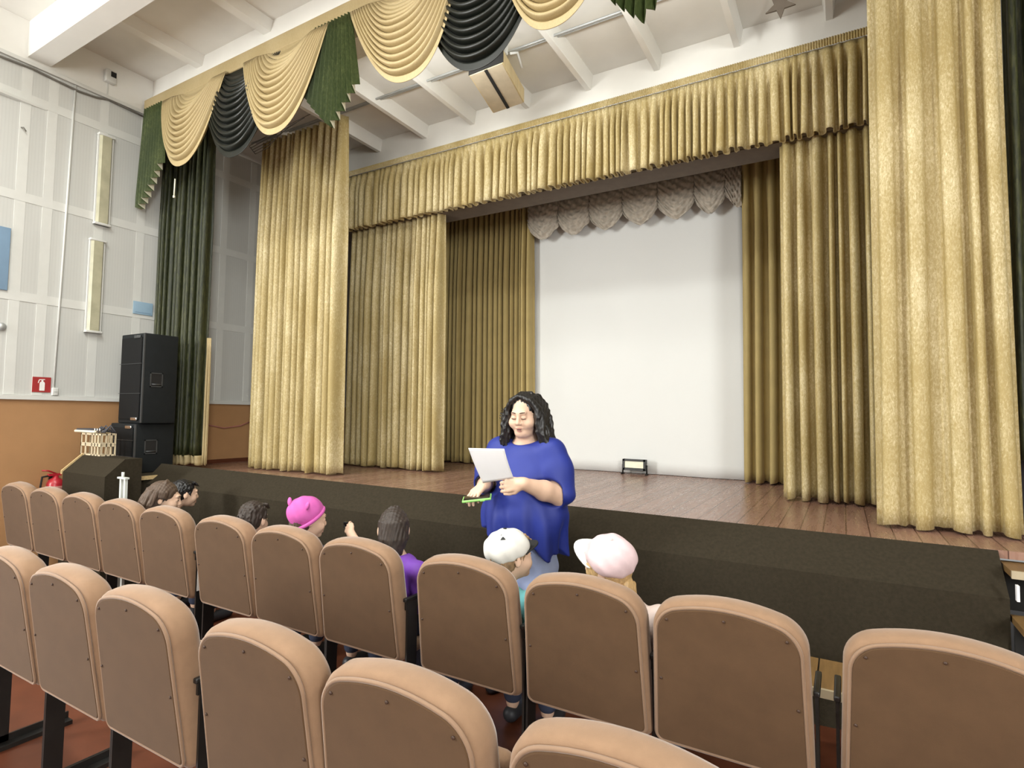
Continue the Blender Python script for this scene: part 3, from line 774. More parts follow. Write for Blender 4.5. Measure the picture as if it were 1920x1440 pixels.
def make_chair():
    root = empty('auditorium_chair', (0, 0, 0), 'tan upholstered auditorium chair', 'chair', 'rows of tan auditorium chairs')
    prof = [(.012, .016), (.018, .006), (.030, .001), (.050, 0), (.075, .0), (.095, .010), (.108, .028), (.114, .060), (.116, .11)]
    rings = [[back_pt(u, v, t) for u, v in chair_outline(i)] for t, i in prof]
    bk = MB().add(*loft(rings), True).build('backrest_cushion', M['chair'], root)
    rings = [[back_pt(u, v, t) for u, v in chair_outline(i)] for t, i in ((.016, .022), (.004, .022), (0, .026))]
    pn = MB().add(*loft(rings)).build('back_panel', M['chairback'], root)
    ol = [Vector(back_pt(u, v, .006)) for u, v in chair_outline(.0185)]
    MB().tube(ol + [ol[0]], .0058, 6, False).build('piping', M['piping'], pn)
    for u, v in ((-.188, .880), (.188, .880), (0, .908), (-.216, .665), (.216, .665)):
        p = Vector(back_pt(u, v, -.001))
        MB().lathe([(.0045, -.001), (.0045, .002), (.0025, .003)], 10, Matrix.Translation(p) @ Matrix.Rotation(math.pi / 2, 4, 'X')).build('screw', M['screw'], pn)
    # tip-up seat, shown up against the back
    st_ = MB().rbox((-.225, .175, .40), (.225, .235, .76), .025, Matrix.Translation((0, .0, 0)) @ Matrix.Rotation(0, 4, 'X')).build('seat', M['chair'], root)
    for sx in (-1, 1):
        x = sx * .264
        f = MB()
        f.box((x - .005, .11, .02), (x + .005, .18, .70))
        f.box((x - .005, .10, .02), (x + .005, .42, .05))
        f.box((x - .005, .10, .66), (x + .005, .27, .70))
        f.box((x - .05 if sx > 0 else x, .10, 0), (x if sx > 0 else x + .05, .42, .02))
        f.build('side_frame', M['blackmetal'], root)
        MB().rbox((x - .010, .09, .698), (x + .010, .27, .716), .005).build('armrest', M['blackmetal'], root)
    return root
proto = make_chair()
row1 = [(-6.09, None), (-5.55, None), (-5.01, 'kid'), (-4.475, 'kid'), (-3.935, None), (-3.325, 'kid'), (-2.795, 'kid'), (-2.26, 'kid'), (-1.635, 'kid'), (-1.09, 'kid'), (-.568, None), (.017, None)]
lab1 = ['front-row tan chair closest to the ochre wall, cut by the left edge of the photo',
        'front-row tan chair second from the ochre wall, below the red extinguisher',
        'front-row tan chair third from the ochre wall, before the carpeted wedge',
        'front-row tan chair fourth from the ochre wall, just left of the brown-haired child',
        'front-row tan chair fifth from the ochre wall, below the two children facing right',
        'front-row tan chair with the short-haired boy low behind it',
        'front-row tan chair with the hot pink cap showing above it',
        'front-row tan chair with the long dark-haired girl in purple above it',
        'front-row tan chair left of the aqua shirt, below the white cap with a black triangle',
        'front-row tan chair with the pale pink cap showing above it',
        'empty front-row tan chair right of the pale pink cap, large and complete',
        'front-row tan chair at the right, cut by the right edge of the photo']
row2 = [-3.37, -2.835, -2.30, -1.675, -1.145, -.59]
lab2 = ['second-row tan chair cut by the left edge of the photo',
        'second-row tan chair second from the left, with the black post under it',
        'second-row tan chair third from the left, with a black frame on its right side',
        'second-row tan chair fourth from the left, right of the black frame gap',
        'second-row tan chair in the middle foreground, second from the right of its row',
        'second-row tan chair at the bottom centre, only its rounded top showing']
first = True
HW = .252
for (xl, who), lb in list(zip(row1, lab1)):
    c = proto if first else copy_tree(proto); first = False
    c.location = (xl + HW - .035, 2.0, 0); c['label'] = lb; c['group'] = 'front row of tan auditorium chairs'
    if who:
        for ch in c.children:
            if ch.name.startswith('seat'):
                ch.rotation_euler = (-math.pi / 2, 0, 0); ch.location = (0, -.23, .645)
for xl, lb in zip(row2, lab2):
    c = copy_tree(proto); c.location = (xl + HW - .035, 1.03, 0); c['label'] = lb; c['group'] = 'second row of tan auditorium chairs'

# pale sticker on a frame of the front row
tag(MB().box((-3.449, 2.114, .47), (-3.446, 2.132, .63)).build('sticker_strip', M['signwhite']), 'narrow white printed strip on the black frame between front-row chairs', 'sticker')

# wooden bench seen through the gap
be = empty('wooden_bench', (-.05, 2.9, 0), 'low wooden bench of varnished planks in front of the right-hand chairs', 'bench')
for i in range(5):
    x = -.40 + i * .145
    P(MB().box((x, 2.72, .445), (x + .138, 3.05, .475)).build('plank', M['bench'], be))
    P(MB().box((x, 2.705, .443), (x + .138, 2.72, .477)).build('plank_edge', M['benchedge'], be))
for x in (-.36, .27):
    for y in (2.78, 3.0):
        P(MB().box((x - .015, y - .015, 0), (x + .015, y + .015, .445)).build('leg', M['blackmetal'], be))

# ================================================================== things at the left
def speaker(name, lo, hi, label, hz):
    e = empty(name, ((lo[0]+hi[0])/2, (lo[1]+hi[1])/2, lo[2]), label, 'loudspeaker', 'black stage loudspeakers')
    P(MB().rbox(lo, hi, .012).build('cabinet', M['spk'], e))
    P(MB().rbox((lo[0]+.03, lo[1]-.012, lo[2]+.04), (hi[0]-.03, lo[1]+.004, hi[2]-.04), .004).build('grille', M['grille'], e))
    g = MB()
    for z in (.33, .66): g.box((lo[0]+.01, lo[1]-.016, lo[2]+(hi[2]-lo[2])*z), (hi[0]-.01, lo[1]-.011, lo[2]+(hi[2]-lo[2])*z+.004))
    P(g.build('grille_bar', M['edge'], e))
    P(MB().box((hi[0]-.012, lo[1]-.004, lo[2]+.01), (hi[0]+.003, lo[1]+.008, hi[2]-.01)).build('corner_profile', M['edge'], e))
    ym = (lo[1] + hi[1]) / 2 - .04
    h = MB().box((hi[0]-.002, ym-.06, hz-.06), (hi[0]+.006, ym+.06, hz-.05)).box((hi[0]-.002, ym-.06, hz+.07), (hi[0]+.006, ym+.06, hz+.08))
    h.box((hi[0]-.002, ym-.06, hz-.06), (hi[0]+.006, ym-.05, hz+.08)).box((hi[0]-.002, ym+.05, hz-.06), (hi[0]+.006, ym+.06, hz+.08))
    ho = h.build('handle_cup', M['edge'], e); P(ho)
    P(MB().box((hi[0]-.001, ym-.05, hz-.05), (hi[0]+.002, ym+.05, hz+.07)).build('handle_recess', M['black'], e))
    P(MB().tube([(hi[0]+.005, ym-.045, hz-.035), (hi[0]+.008, ym+.045, hz-.035)], .008).build('handle_grip', M['edge'], e))
    for z in (lo[2]+.03, hi[2]-.05):
        P(MB().rbox((hi[0]-.16, lo[1]-.02, z), (hi[0]-.05, lo[1]-.006, z+.03), .005).build('corner_bracket', M['chrome'] if z == (lo[2]+.03 if 'upper' in label else hi[2]-.05) else M['edge'], e))
    return e
speaker('loudspeaker', (-6.30, 2.97, 1.44), (-5.87, 3.30, 2.325), 'tall black upper loudspeaker stacked on the wider lower one', 1.86)
speaker('loudspeaker', (-6.40, 2.955, .957), (-5.93, 3.33, 1.438), 'wider black lower loudspeaker standing on the pale-edged platform', 1.20)

wg = empty('carpeted_wedge', (-5.75, 2.6, 0), 'dark carpeted wedge block with sloping top beside the ochre wall', 'block')
L0, L1 = -6.11, -5.36
prf = [(2.74, 0), (2.74, 1.147), (2.60, 1.147), (2.45, 1.008), (2.45, 0)]
P(MB().prism([(L0, y, z) for y, z in prf], (L1 - L0, 0, 0)).build('carpet_body', M['carpet'], wg))
P(MB().prism([(L0 - .018, y, z) for y, z in [(2.62, 1.15), (2.60, 1.165), (2.44, 1.018), (2.44, .985), (2.60, 1.13)]], (.018, 0, 0)).build('wooden_edge', M['wood'], wg))

cr = empty('crate_stack', (-6.0, 2.67, 1.147), 'two stacked beige lattice crates on the carpeted wedge', 'crate')
for z in (1.149, 1.252):
    c = MB(); x0, x1, y0, y1 = -6.19, -5.80, 2.61, 2.73
    c.box((x0, y0, z), (x1, y1, z + .012))
    for (a, b2) in ((y0, y0 + .008), (y1 - .008, y1)):
        c.box((x0, a, z + .085), (x1, b2, z + .101))
        for t in (0, .22, .52, .66, .80, .96): c.box((x0 + t * (x1 - x0), a, z), (x0 + t * (x1 - x0) + .016, b2, z + .1))
    for (a, b2) in ((x0, x0 + .008), (x1 - .008, x1)):
        c.box((a, y0, z + .085), (b2, y1, z + .101))
        for t in (0, .3, .6, .9): c.box((a, y0 + t * (y1 - y0), z), (b2, y0 + t * (y1 - y0) + .01, z + .1))
    P(c.build('crate', M['crate'], cr))
tr = empty('tray', (-6.1, 2.67, 1.356), 'pale tray with dark cables lying on the beige crates', 'tray')
P(MB().rbox((-6.31, 2.60, 1.356), (-5.93, 2.74, 1.378), .008).build('tray_body', M['lining'], tr))
P(MB().rbox((-6.29, 2.61, 1.372), (-5.98, 2.73, 1.392), .006).build('dark_contents', M['shirtdark'], tr))
pg = empty('cable_bundle', (-5.85, 2.67, 1.36), 'small dark bundle of plugs with bright tips on the crates', 'cables')
rnd = random.Random(9)
b = MB()
for k in range(7):
    x = -5.95 + .028 * k; b.tube([(x, 2.62, 1.362), (x + .02, 2.66, 1.40 + rnd.random() * .03), (x + .05, 2.69, 1.365)], .007, 7)
P(b.build('cable_coils', M['shirtdark'], pg))
for k in range(3):
    P(MB().tube([(-5.94 + .045 * k, 2.615, 1.362), (-5.94 + .045 * k, 2.613, 1.40)], .007).build('plug', M['chrome'], pg))

sd = empty('metal_stand', (-4.97, 2.41, 0), 'pale metal stand with two thin legs beside the carpeted wedge', 'stand')
for x0, x1 in ((-5.005, -4.985), (-4.945, -4.915)):
    P(MB().hexa([(x1 - .012, 2.40, 0), (x1 + .012, 2.40, 0), (x1 + .012, 2.42, 0), (x1 - .012, 2.42, 0), (x0 - .012, 2.40, 1.022), (x0 + .012, 2.40, 1.022), (x0 + .012, 2.42, 1.022), (x0 - .012, 2.42, 1.022)]).build('leg', M['palemetal'], sd))
P(MB().box((-5.045, 2.395, 1.022), (-4.92, 2.425, 1.036)).build('top_bar', M['palemetal'], sd))
P(MB().tube([(-4.99, 2.41, 1.03), (-4.99, 2.41, 1.075)], .011).build('knob', M['palemetal'], sd))

ex = empty('fire_extinguisher', (-6.526, 2.56, .66), 'red fire extinguisher hung low on the ochre wall', 'fire extinguisher')
P(MB().lathe([(.06, 0), (.07, .02), (.07, .20), (.055, .235), (.025, .255), (.022, .275)], 18, Matrix.Translation((-6.526, 2.56, .66))).build('cylinder', M['red'], ex))
P(MB().box((LX, 2.53, .84), (-6.58, 2.59, .93)).build('wall_bracket', M['blackmetal'], ex))
P(MB().lathe([(.072, .12), (.072, .18)], 18, Matrix.Translation((-6.526, 2.56, .66))).build('paper_label', M['lips'], ex))
P(MB().box((-6.546, 2.50, .935), (-6.506, 2.60, .955)).tube([(-6.526, 2.57, .95), (-6.526, 2.50, .985), (-6.526, 2.45, .99)], .007).build('lever', M['red'], ex))
P(MB().tube([(-6.526, 2.53, .94), (-6.516, 2.45, .93), (-6.516, 2.44, .84), (-6.516, 2.47, .74)], .009).build('hose', M['black'], ex))

# ---- things on the left wall
WX = LX + .006
sg = empty('extinguisher_sign', (WX, 2.43, 1.80), 'red sign with a white extinguisher symbol above the chair rail', 'sign')
P(MB().box((WX, 2.360, 1.728), (WX + .006, 2.504, 1.872)).build('red_plate', M['signred'], sg))
ic = MB(); X_ = WX + .007
ic.prism([(X_, y, z) for y, z in [(2.415,1.743),(2.455,1.743),(2.455,1.815),(2.448,1.828),(2.422,1.828),(2.415,1.815)]], (.002,0,0))
ic.prism([(X_, y, z) for y, z in [(2.428,1.828),(2.442,1.828),(2.442,1.842),(2.428,1.842)]], (.002,0,0))
ic.prism([(X_, y, z) for y, z in [(2.412,1.842),(2.455,1.846),(2.455,1.853),(2.412,1.850)]], (.002,0,0))
ic.prism([(X_, y, z) for y, z in [(2.400,1.815),(2.406,1.815),(2.414,1.844),(2.408,1.847)]], (.002,0,0))
P(ic.build('white_symbol', M['signwhite'], sg))
so = empty('wall_socket', (WX, 2.535, 1.73), 'small white wall socket right of the red sign', 'socket')
P(MB().rbox((WX, 2.510, 1.700), (WX + .03, 2.560, 1.775), .006).build('housing', M['band'], so))
P(MB().box((WX + .03, 2.520, 1.735), (WX + .033, 2.550, 1.738)).build('seam', M['greymetal'], so))
cd = tag(MB().tube([(WX + .008, 2.567, 4.80), (WX + .008, 2.525, 1.70)], .010).build('cable_conduit', M['band']), 'thin white cable conduit running down the panelled wall', 'conduit')
for i, (y0, y1, z0, z1) in enumerate(((2.782, 2.925, 3.46, 4.41), (2.755, 2.895, 2.345, 3.305))):
    e = empty('wall_light', (WX, (y0 + y1) / 2, z0), ('upper' if i == 0 else 'lower') + ' long narrow unlit wall light with yellowed cover', 'wall light', 'narrow wall lights')
    P(MB().box((WX, y0, z0), (WX + .03, y1, z1)).build('housing', M['band'], e))
    P(MB().prism([(WX + .03, y0 + .012, z0 + .02), (WX + .052, y0 + .03, z0 + .02), (WX + .052, y1 - .03, z0 + .02), (WX + .03, y1 - .012, z0 + .02)], (0, 0, z1 - z0 - .04)).build('diffuser', M['diffuser'], e))
    for z in (z0, z1 - .02):
        P(MB().rbox((WX, y0 - .004, z), (WX + .056, y1 + .004, z + .022), .004).build('end_cap', M['band'], e))
tag(MB().rbox((WX, 1.80, 2.645), (WX + .02, 2.13, 3.22), .003).build('notice_board', M['blue']), 'blue board on the panelled wall at the left edge of the photo', 'board')
bs = empty('wall_plaque', (WX, 3.28, 2.68), 'small pale blue plaque beside the dark green curtain', 'sign')
P(MB().rbox((WX, 3.20, 2.607), (WX + .012, 3.40, 2.745), .003).build('plate', M['lblue'], bs))
P(MB().box((WX + .012, 3.22, 2.625), (WX + .014, 3.38, 2.632)).build('lower_stripe', M['blue'], bs))
se = empty('wall_sensor', (LX, 2.86, 5.04), 'small white wall sensor box with dark window near the ceiling', 'sensor')
P(MB().rbox((LX, 2.81, 4.975), (LX + .06, 2.912, 5.105), .008).build('housing', M['band'], se))
P(MB().box((LX + .06, 2.855, 5.035), (LX + .064, 2.905, 5.09)).build('dark_window', M['phone'], se))
P(MB().box((LX, 2.850, 4.84), (LX + .008, 2.862, 4.975)).build('cable_cover', M['band'], se))
tag(MB().tube([(LX + .02, -1.0, 4.74), (LX + .02, 1.0, 4.76), (LX + .02, 1.98, 4.767), (LX + .02, 2.22, 4.781), (LX + .02, 2.40, 4.765), (LX + .02, 2.60, 4.755), (LX + .02, 2.75, 4.77), (LX + .02, 2.86, 4.80), (LX + .02, 3.06, 4.79), (LX + .02, 3.28, 4.775)], .010).build('wall_cable', M['cable']),
    'dark cable sagging along the top of the panelled wall', 'cable')
tag(MB().tube([(LX + .012, 4.0, 1.42), (LX + .012, 4.10, 1.401), (LX + .012, 4.30, 1.362), (LX + .012, 4.52, 1.39), (LX + .012, 4.68, 1.45)], .008).build('sagging_cable', M['lips']),
    'reddish cable drooping across the ochre wall behind the stage', 'cable')
tag(MB().hexa([(LX, 1.2, 4.40), (LX + .16, 1.2, 4.40), (LX + .004, 2.35, 4.44), (LX, 2.35, 4.44), (LX, 1.2, 4.455), (LX + .16, 1.2, 4.455), (LX + .004, 2.35, 4.455), (LX, 2.35, 4.455)]).build('loose_batten', M['band']),
    'white batten peeling away from the wall at the upper left', 'batten')
tag(MB().tube([(WX, 2.165, 4.19), (WX + .03, 2.17, 4.185), (WX + .035, 2.19, 4.155)], .006).build('wall_hook', M['cable']), 'tiny dark hook on the upper panelled wall', 'hook')
tag(MB().lathe([(.035, 0), (.035, .02), (.022, .035)], 16, Matrix.Translation((WX, 2.105, 2.31)) @ Matrix.Rotation(math.pi / 2, 4, 'Y')).build('wall_fixture', M['greymetal']), 'round grey fixture on the panelled wall at the left edge', 'fixture')

# ---- things above and on the stage
bx = empty('ceiling_loudspeaker', (-2.6, 4.2, 4.8), 'light wooden ceiling loudspeaker hung behind the dark green swag', 'loudspeaker')
q = [(-2.77, 3.95, 4.513), (-2.43, 3.95, 4.527), (-2.53, 4.50, 4.485), (-2.87, 4.50, 4.47), (-2.77, 3.95, 4.63), (-2.43, 3.95, 4.64), (-2.53, 4.50, 4.61), (-2.87, 4.50, 4.60)]
P(MB().hexa(q).build('cabinet', M['boxveneer'], bx))
def mix3(a, b2, t): return Vector(a).lerp(Vector(b2), t)
dn = Vector((0, 0, -.004))
lo_a, lo_b = mix3(q[0], q[1], .03), mix3(q[0], q[1], .97); hi_a, hi_b = mix3(q[3], q[2], .03), mix3(q[3], q[2], .97)
P(MB().hexa([lo_a + dn, lo_b + dn, hi_b + dn, hi_a + dn, lo_a, lo_b, hi_b, hi_a]).build('front_cloth', M['boxcloth'], bx))
a1, a2, b1, b2_ = mix3(q[0], q[1], .45), mix3(q[0], q[1], .54), mix3(q[3], q[2], .45), mix3(q[3], q[2], .54)
d2 = dn * 2
P(MB().hexa([a1 + d2, a2 + d2, b2_ + d2, b1 + d2, a1, a2, b2_, b1]).build('dark_slot', M['black'], bx))
P(MB().hexa([(-2.775, 3.945, 4.515), (-2.425, 3.945, 4.53), (-2.425, 3.95, 4.53), (-2.775, 3.95, 4.515), (-2.775, 3.945, 4.632), (-2.425, 3.945, 4.642), (-2.425, 3.95, 4.642), (-2.775, 3.95, 4.632)]).build('dark_end_panel', M['black'], bx))
br = MB().box((-2.46, 3.99, 4.64), (-2.43, 4.03, 4.84)).tube([(-2.42, 4.05, 4.66), (-2.39, 4.12, 4.70), (-2.40, 4.22, 4.62)], .012)
P(br.build('bracket', M['band'], bx))

fl_ = empty('floor_lamp_stage', (-1.99, 6.12, .94), 'small black floodlight with pale panel standing before the white screen', 'floodlight')
fl_.name = 'stage_floodlight'
b = MB()
cx, cyy = -1.99, 6.12
b.box((cx - .125, cyy - .03, 1.085), (cx + .125, cyy + .03, 1.105)); b.box((cx - .125, cyy - .03, .985), (cx + .125, cyy + .03, 1.01))
b.box((cx - .13, cyy - .03, .985), (cx - .105, cyy + .03, 1.105)); b.box((cx + .105, cyy - .03, .985), (cx + .13, cyy + .03, 1.105))
b.box((cx - .125, cyy + .01, .985), (cx + .125, cyy + .03, 1.105))
P(b.build('housing', M['blackmetal'], fl_))
P(MB().box((cx - .105, cyy - .022, 1.012), (cx + .105, cyy - .012, 1.083)).build('lens_panel', M['lining'], fl_))
for sx in (-1, 1):
    P(MB().tube([(cx + sx * .135, cyy, 1.045), (cx + sx * .135, cyy, .945)], .009).tube([(cx + sx * .135, cyy - .05, .946), (cx + sx * .135, cyy + .05, .946)], .008).build('bracket_leg', M['blackmetal'], fl_))

def star(name, c, R_, label, rot):
    pts = []
    for i in range(10):
        a = rot + math.pi * i / 5; r_ = R_ if i % 2 == 0 else R_ * .42
        pts.append((c[0] + r_ * math.cos(a), c[1], c[2] + r_ * math.sin(a)))
    e = empty(name, c, label, 'star decoration', 'grey stars under the apron ceiling')
    P(MB().prism(pts, (0, .015, 0)).build('star_body', M['greymetal_dark'], e))
    P(MB().tube([(c[0], c[1] + .008, c[2] + R_ * .5), (c[0], c[1] + .008, 4.835)], .003, 5).build('thread', M['cable'], e))
M['greymetal_dark'] = mat('dull_grey_card', (0.16, 0.13, 0.10), 0.7)
star('hanging_star', (-.37, 4.62, 4.725), .11, 'larger dull grey star hanging at the top right under the ceiling', -math.pi / 2)
star('hanging_star', (-.17, 4.62, 4.765), .07, 'smaller dull grey star right of the larger one under the ceiling', -math.pi / 2 + .2)

# dark covered equipment at the right edge
dk = SDF(.012)
dk.ell((1.02, 4.55, 1.36), (.16, .16, .10), .04).cone((1.02, 4.55, 1.30), (1.02, 4.55, .98), .15, .16, .04).half((1, 4.5, .945), (0, 0, -1))
tag(dk.build('covered_equipment', M['shirtdark']), 'dark rounded piece of equipment at the right edge behind the gold curtain', 'equipment')
# ================================================================== people
def Rx(a): c, s_ = math.cos(a), math.sin(a); return np.array([[1,0,0],[0,c,-s_],[0,s_,c]])
def Ry(a): c, s_ = math.cos(a), math.sin(a); return np.array([[c,0,s_],[0,1,0],[-s_,0,c]])
def Rz(a): c, s_ = math.cos(a), math.sin(a); return np.array([[c,-s_,0],[s_,c,0],[0,0,1]])
I3 = np.eye(3)
def V3(*a): return np.array(a, float)

class Head:
    """a head frame: face looks along -Y of its own axes"""
    def __init__(s, c, R, k=1.0): s.c = np.array(c, float); s.R = R; s.k = k
    def __call__(s, x, y, z): return s.c + s.R @ (np.array([x, y, z]) * s.k)
    def ell(s, d, c, r, k=.012, rot=I3, neg=False): d.ell(s(*c), np.array(r) * s.k, k * s.k, s.R @ rot, neg)
    def cone(s, d, a, b, ra, rb, k=.012): d.cone(s(*a), s(*b), ra * s.k, rb * s.k, k * s.k)
    def shape(s, d, full=0.0, ears=True, child=False):
        e = s.ell
        e(d, (0, .016, .026), (.077, .096, .092), .02)
        e(d, (0, -.028, -.040), (.063 + full, .066, .076), .03)
        for q in (-1, 1): e(d, (q * (.036 + full * .6), -.058, -.040), (.030 + full * .5, .032, .032), .02)
        e(d, (0, -.072, -.096), (.027 + full * .5, .022, .020), .018)
        if full: e(d, (0, -.035, -.108), (.052, .05, .028), .03)
        e(d, (0, -.083, .026), (.050, .016, .014), .02)
        for q in (-1, 1):
            e(d, (q * .031, -.101, .002), (.019, .013, .011), .012, neg=True)
            e(d, (q * .031, -.080, -.001), (.0175, .0155, .0135), .004)
        s.cone(d, (0, -.092, .010), (0, -.110, -.030), .009, .0125 if not child else .011, .012)
        for q in (-1, 1): e(d, (q * .013, -.101, -.036), (.009, .010, .008), .008)
        e(d, (0, -.093, -.064), (.023, .013, .0065), .008); e(d, (0, -.091, -.077), (.019, .012, .0075), .008)
        if ears:
            for q in (-1, 1):
                e(d, (q * .081, .022, -.012), (.009, .019, .031), .008, Rz(q * .35))
    def features(s, body, skin_open=False, brow='brow', lips=True, closed=True):
        for q in (-1, 1):
            bw = MB().tube([Vector(s(q * (.013 + .009 * i), -.1005 + .0012 * i * i, .0275 + .0030 * math.sin(i * .8))) for i in range(5)], [.0022 * s.k, .0032 * s.k, .0032 * s.k, .0028 * s.k, .0015 * s.k], 6)
            bw.build('eyebrow', M[brow], body)
            if closed:
                MB().tube([Vector(s(q * (.015 + .008 * i), -.0945 + .0013 * (i - 2) ** 2, -.006 - .003 * math.sin(i * .78))) for i in range(5)], [.001 * s.k, .0022 * s.k, .0024 * s.k, .0024 * s.k, .0014 * s.k], 6).build('eyelashes', M['brow'], body)
            else:
                d = SDF(.0022 * s.k); s.ell(d, (q * .031, -.0865, -.001), (.0125, .0105, .0062), .003)
                d.build('eye', M['eyedark'], body)
        if lips:
            d = SDF(.0025 * s.k)
            s.ell(d, (0, -.0950, -.064), (.0205, .0120, .0050), .004); d.build('upper_lip', M['lips'], body)
            d = SDF(.0025 * s.k)
            s.ell(d, (0, -.0935, -.0800), (.0170, .0110, .0058), .004); d.build('lower_lip', M['lips'], body)
            if skin_open:
                d = SDF(.0025 * s.k); s.ell(d, (0, -.0965, -.0715), (.0170, .0095, .0052), .003); d.build('mouth', M['mouth'], body)

def hand(d, w_, f, n_, thumb, k=1.0, curl=(.5, .6, .65, .7), spread=.10, thumb_close=.5):
    """w_ wrist point, f finger direction, n_ back-of-hand normal, thumb = side (+1/-1) of f x n_"""
    w_ = np.array(w_, float); f = np.array(f, float); f /= np.linalg.norm(f)
    n_ = np.array(n_, float); n_ -= f * (n_ @ f); n_ /= np.linalg.norm(n_)
    t = np.cross(f, n_) * thumb
    pl = .080 * k
    offs = (.030, .010, -.010, -.029); ln = (.070, .078, .072, .056); rad = (.0092, .0095, .0092, .0082)
    d.cone(w_ - f * .01, w_ + f * .02, .026 * k, .024 * k, .02)
    for i in range(4):
        kn = w_ + f * (pl - (.006 if i in (0, 3) else 0) * k) + t * offs[i] * k
        d.cone(w_ + f * .012 * k + t * offs[i] * .5 * k, kn, .016 * k, .0125 * k, .010)
        p = kn; a = 0.0
        sp = (1.5 - i) * spread
        for j, fr in enumerate((.46, .30, .24)):
            a += curl[i] * (1.0 if j else .8)
            dr = f * math.cos(a) - n_ * math.sin(a) + t * sp * math.cos(a)
            dr /= np.linalg.norm(dr)
            q = p + dr * ln[i] * fr * k
            d.cone(p, q, rad[i] * k * (1 - .06 * j), rad[i] * k * (1 - .06 * (j + 1)), .0035)
            p = q
    b0 = w_ + f * .018 * k + t * .022 * k
    b1 = b0 + (f * .55 + t * (.75 - .5 * thumb_close) - n_ * .45 * thumb_close) * .040 * k
    b2 = b1 + (f * .85 + t * (.35 - .35 * thumb_close) - n_ * .35 * thumb_close) * .032 * k
    b3 = b2 + (f * .9 - n_ * .25 * thumb_close) * .026 * k
    d.cone(b0, b1, .016 * k, .0125 * k, .010).cone(b1, b2, .0115 * k, .0105 * k, .004).cone(b2, b3, .0105 * k, .0085 * k, .004)

HAIRN = lambda X, Y, Z: .0016 * np.sin(X * 330 + Y * 170 + 4 * np.sin(Z * 22)) + .0012 * np.sin(Y * 300 - X * 140 + 3 * np.sin(Z * 30))
def strands(d, roots, k=.006):
    for pts, r in roots:
        d.path(pts, r, k)

# ------------------------------------------------------------------ the woman reading
WX0, WY0 = -1.63, 2.96
def W(x, y, z): return V3(WX0 + x, WY0 + y, z)
wo = empty('person', (WX0, WY0, 0), 'woman in a loose royal blue tunic standing before the stage, reading from a sheet', 'person')
hd = Head(W(.015, -.035, 1.582), Rz(.10) @ Rx(.24), .965)
d = SDF(.0045)
hd.shape(d, full=.012)
# neck, torso, arms and legs: one skin
d.cone(W(0, .02, 1.50), W(0, .02, 1.36), .062, .075, .03)
d.ell(W(0, .02, 1.32), (.20, .10, .10), .05)
d.ell(W(0, .01, 1.18), (.19, .13, .20), .05); d.ell(W(0, -.01, .98), (.20, .15, .17), .05)
for q in (-1, 1):
    d.cone(W(q * .10, .01, .90), W(q * .10, -.01, .48), .105, .065, .03)
    d.cone(W(q * .10, -.01, .48), W(q * .10, .03, .09), .062, .042, .02)
    d.cone(W(q * .10, .04, .05), W(q * .115, -.12, .035), .040, .032, .02)
SL, EL, WLr = W(.18, .01, 1.34), W(.252, -.03, 1.125), W(.145, -.285, 1.213)
SR, ER, WRr = W(-.19, .01, 1.34), W(-.255, -.02, 1.155), W(-.125, -.235, 1.185)
d.path([SL, EL], [.070, .056], .03); d.cone(EL, EL + (WLr - EL) * .45, .054, .054, .02); d.cone(EL + (WLr - EL) * .45, WLr, .054, .031, .02)
d.path([SR, ER], [.070, .052], .03); d.cone(ER, WRr, .052, .031, .02)
fL = W(.03, -.36, 1.203) - WLr
hand(d, WLr, fL, V3(.45, -.85, .15), -1, 1.05, curl=(.75, .85, .9, .95), spread=.04, thumb_close=.55)
fR = V3(-.22, -.80, -.50)
hand(d, WRr, fR, V3(-.10, -.45, .85), 1, 1.02, curl=(.40, .42, .45, .5), spread=.12, thumb_close=.9)
body = P(d.build('body', M['skinlight'], wo))
OFF = body.location.copy()
hd.features(body, skin_open=True)

# tunic
d = SDF(.006)
d.ell(W(0, .02, 1.352), (.228, .108, .080), .04)
d.ell(W(0, .00, 1.20), (.235, .165, .20), .06); d.ell(W(0, -.045, 1.16), (.20, .14, .12), .05)
d.ell(W(0, -.01, 1.00), (.248, .185, .22), .06)
d.cone(W(-.03, .0, .98), W(-.035, .0, .70), .195, .205, .06); d.cone(W(.04, .01, .98), W(.05, .01, .66), .195, .205, .06)
d.path([W(.165, .01, 1.365), W(.225, .0, 1.25), W(.247, -.03, 1.14)], [.085, .088, .080], .04)
d.path([W(.17, .01, 1.12), W(.20, .0, 1.02)], [.09, .06], .06)
d.path([W(-.165, .01, 1.365), W(-.23, .0, 1.24), W(-.255, -.03, 1.165)], [.085, .088, .078], .04)
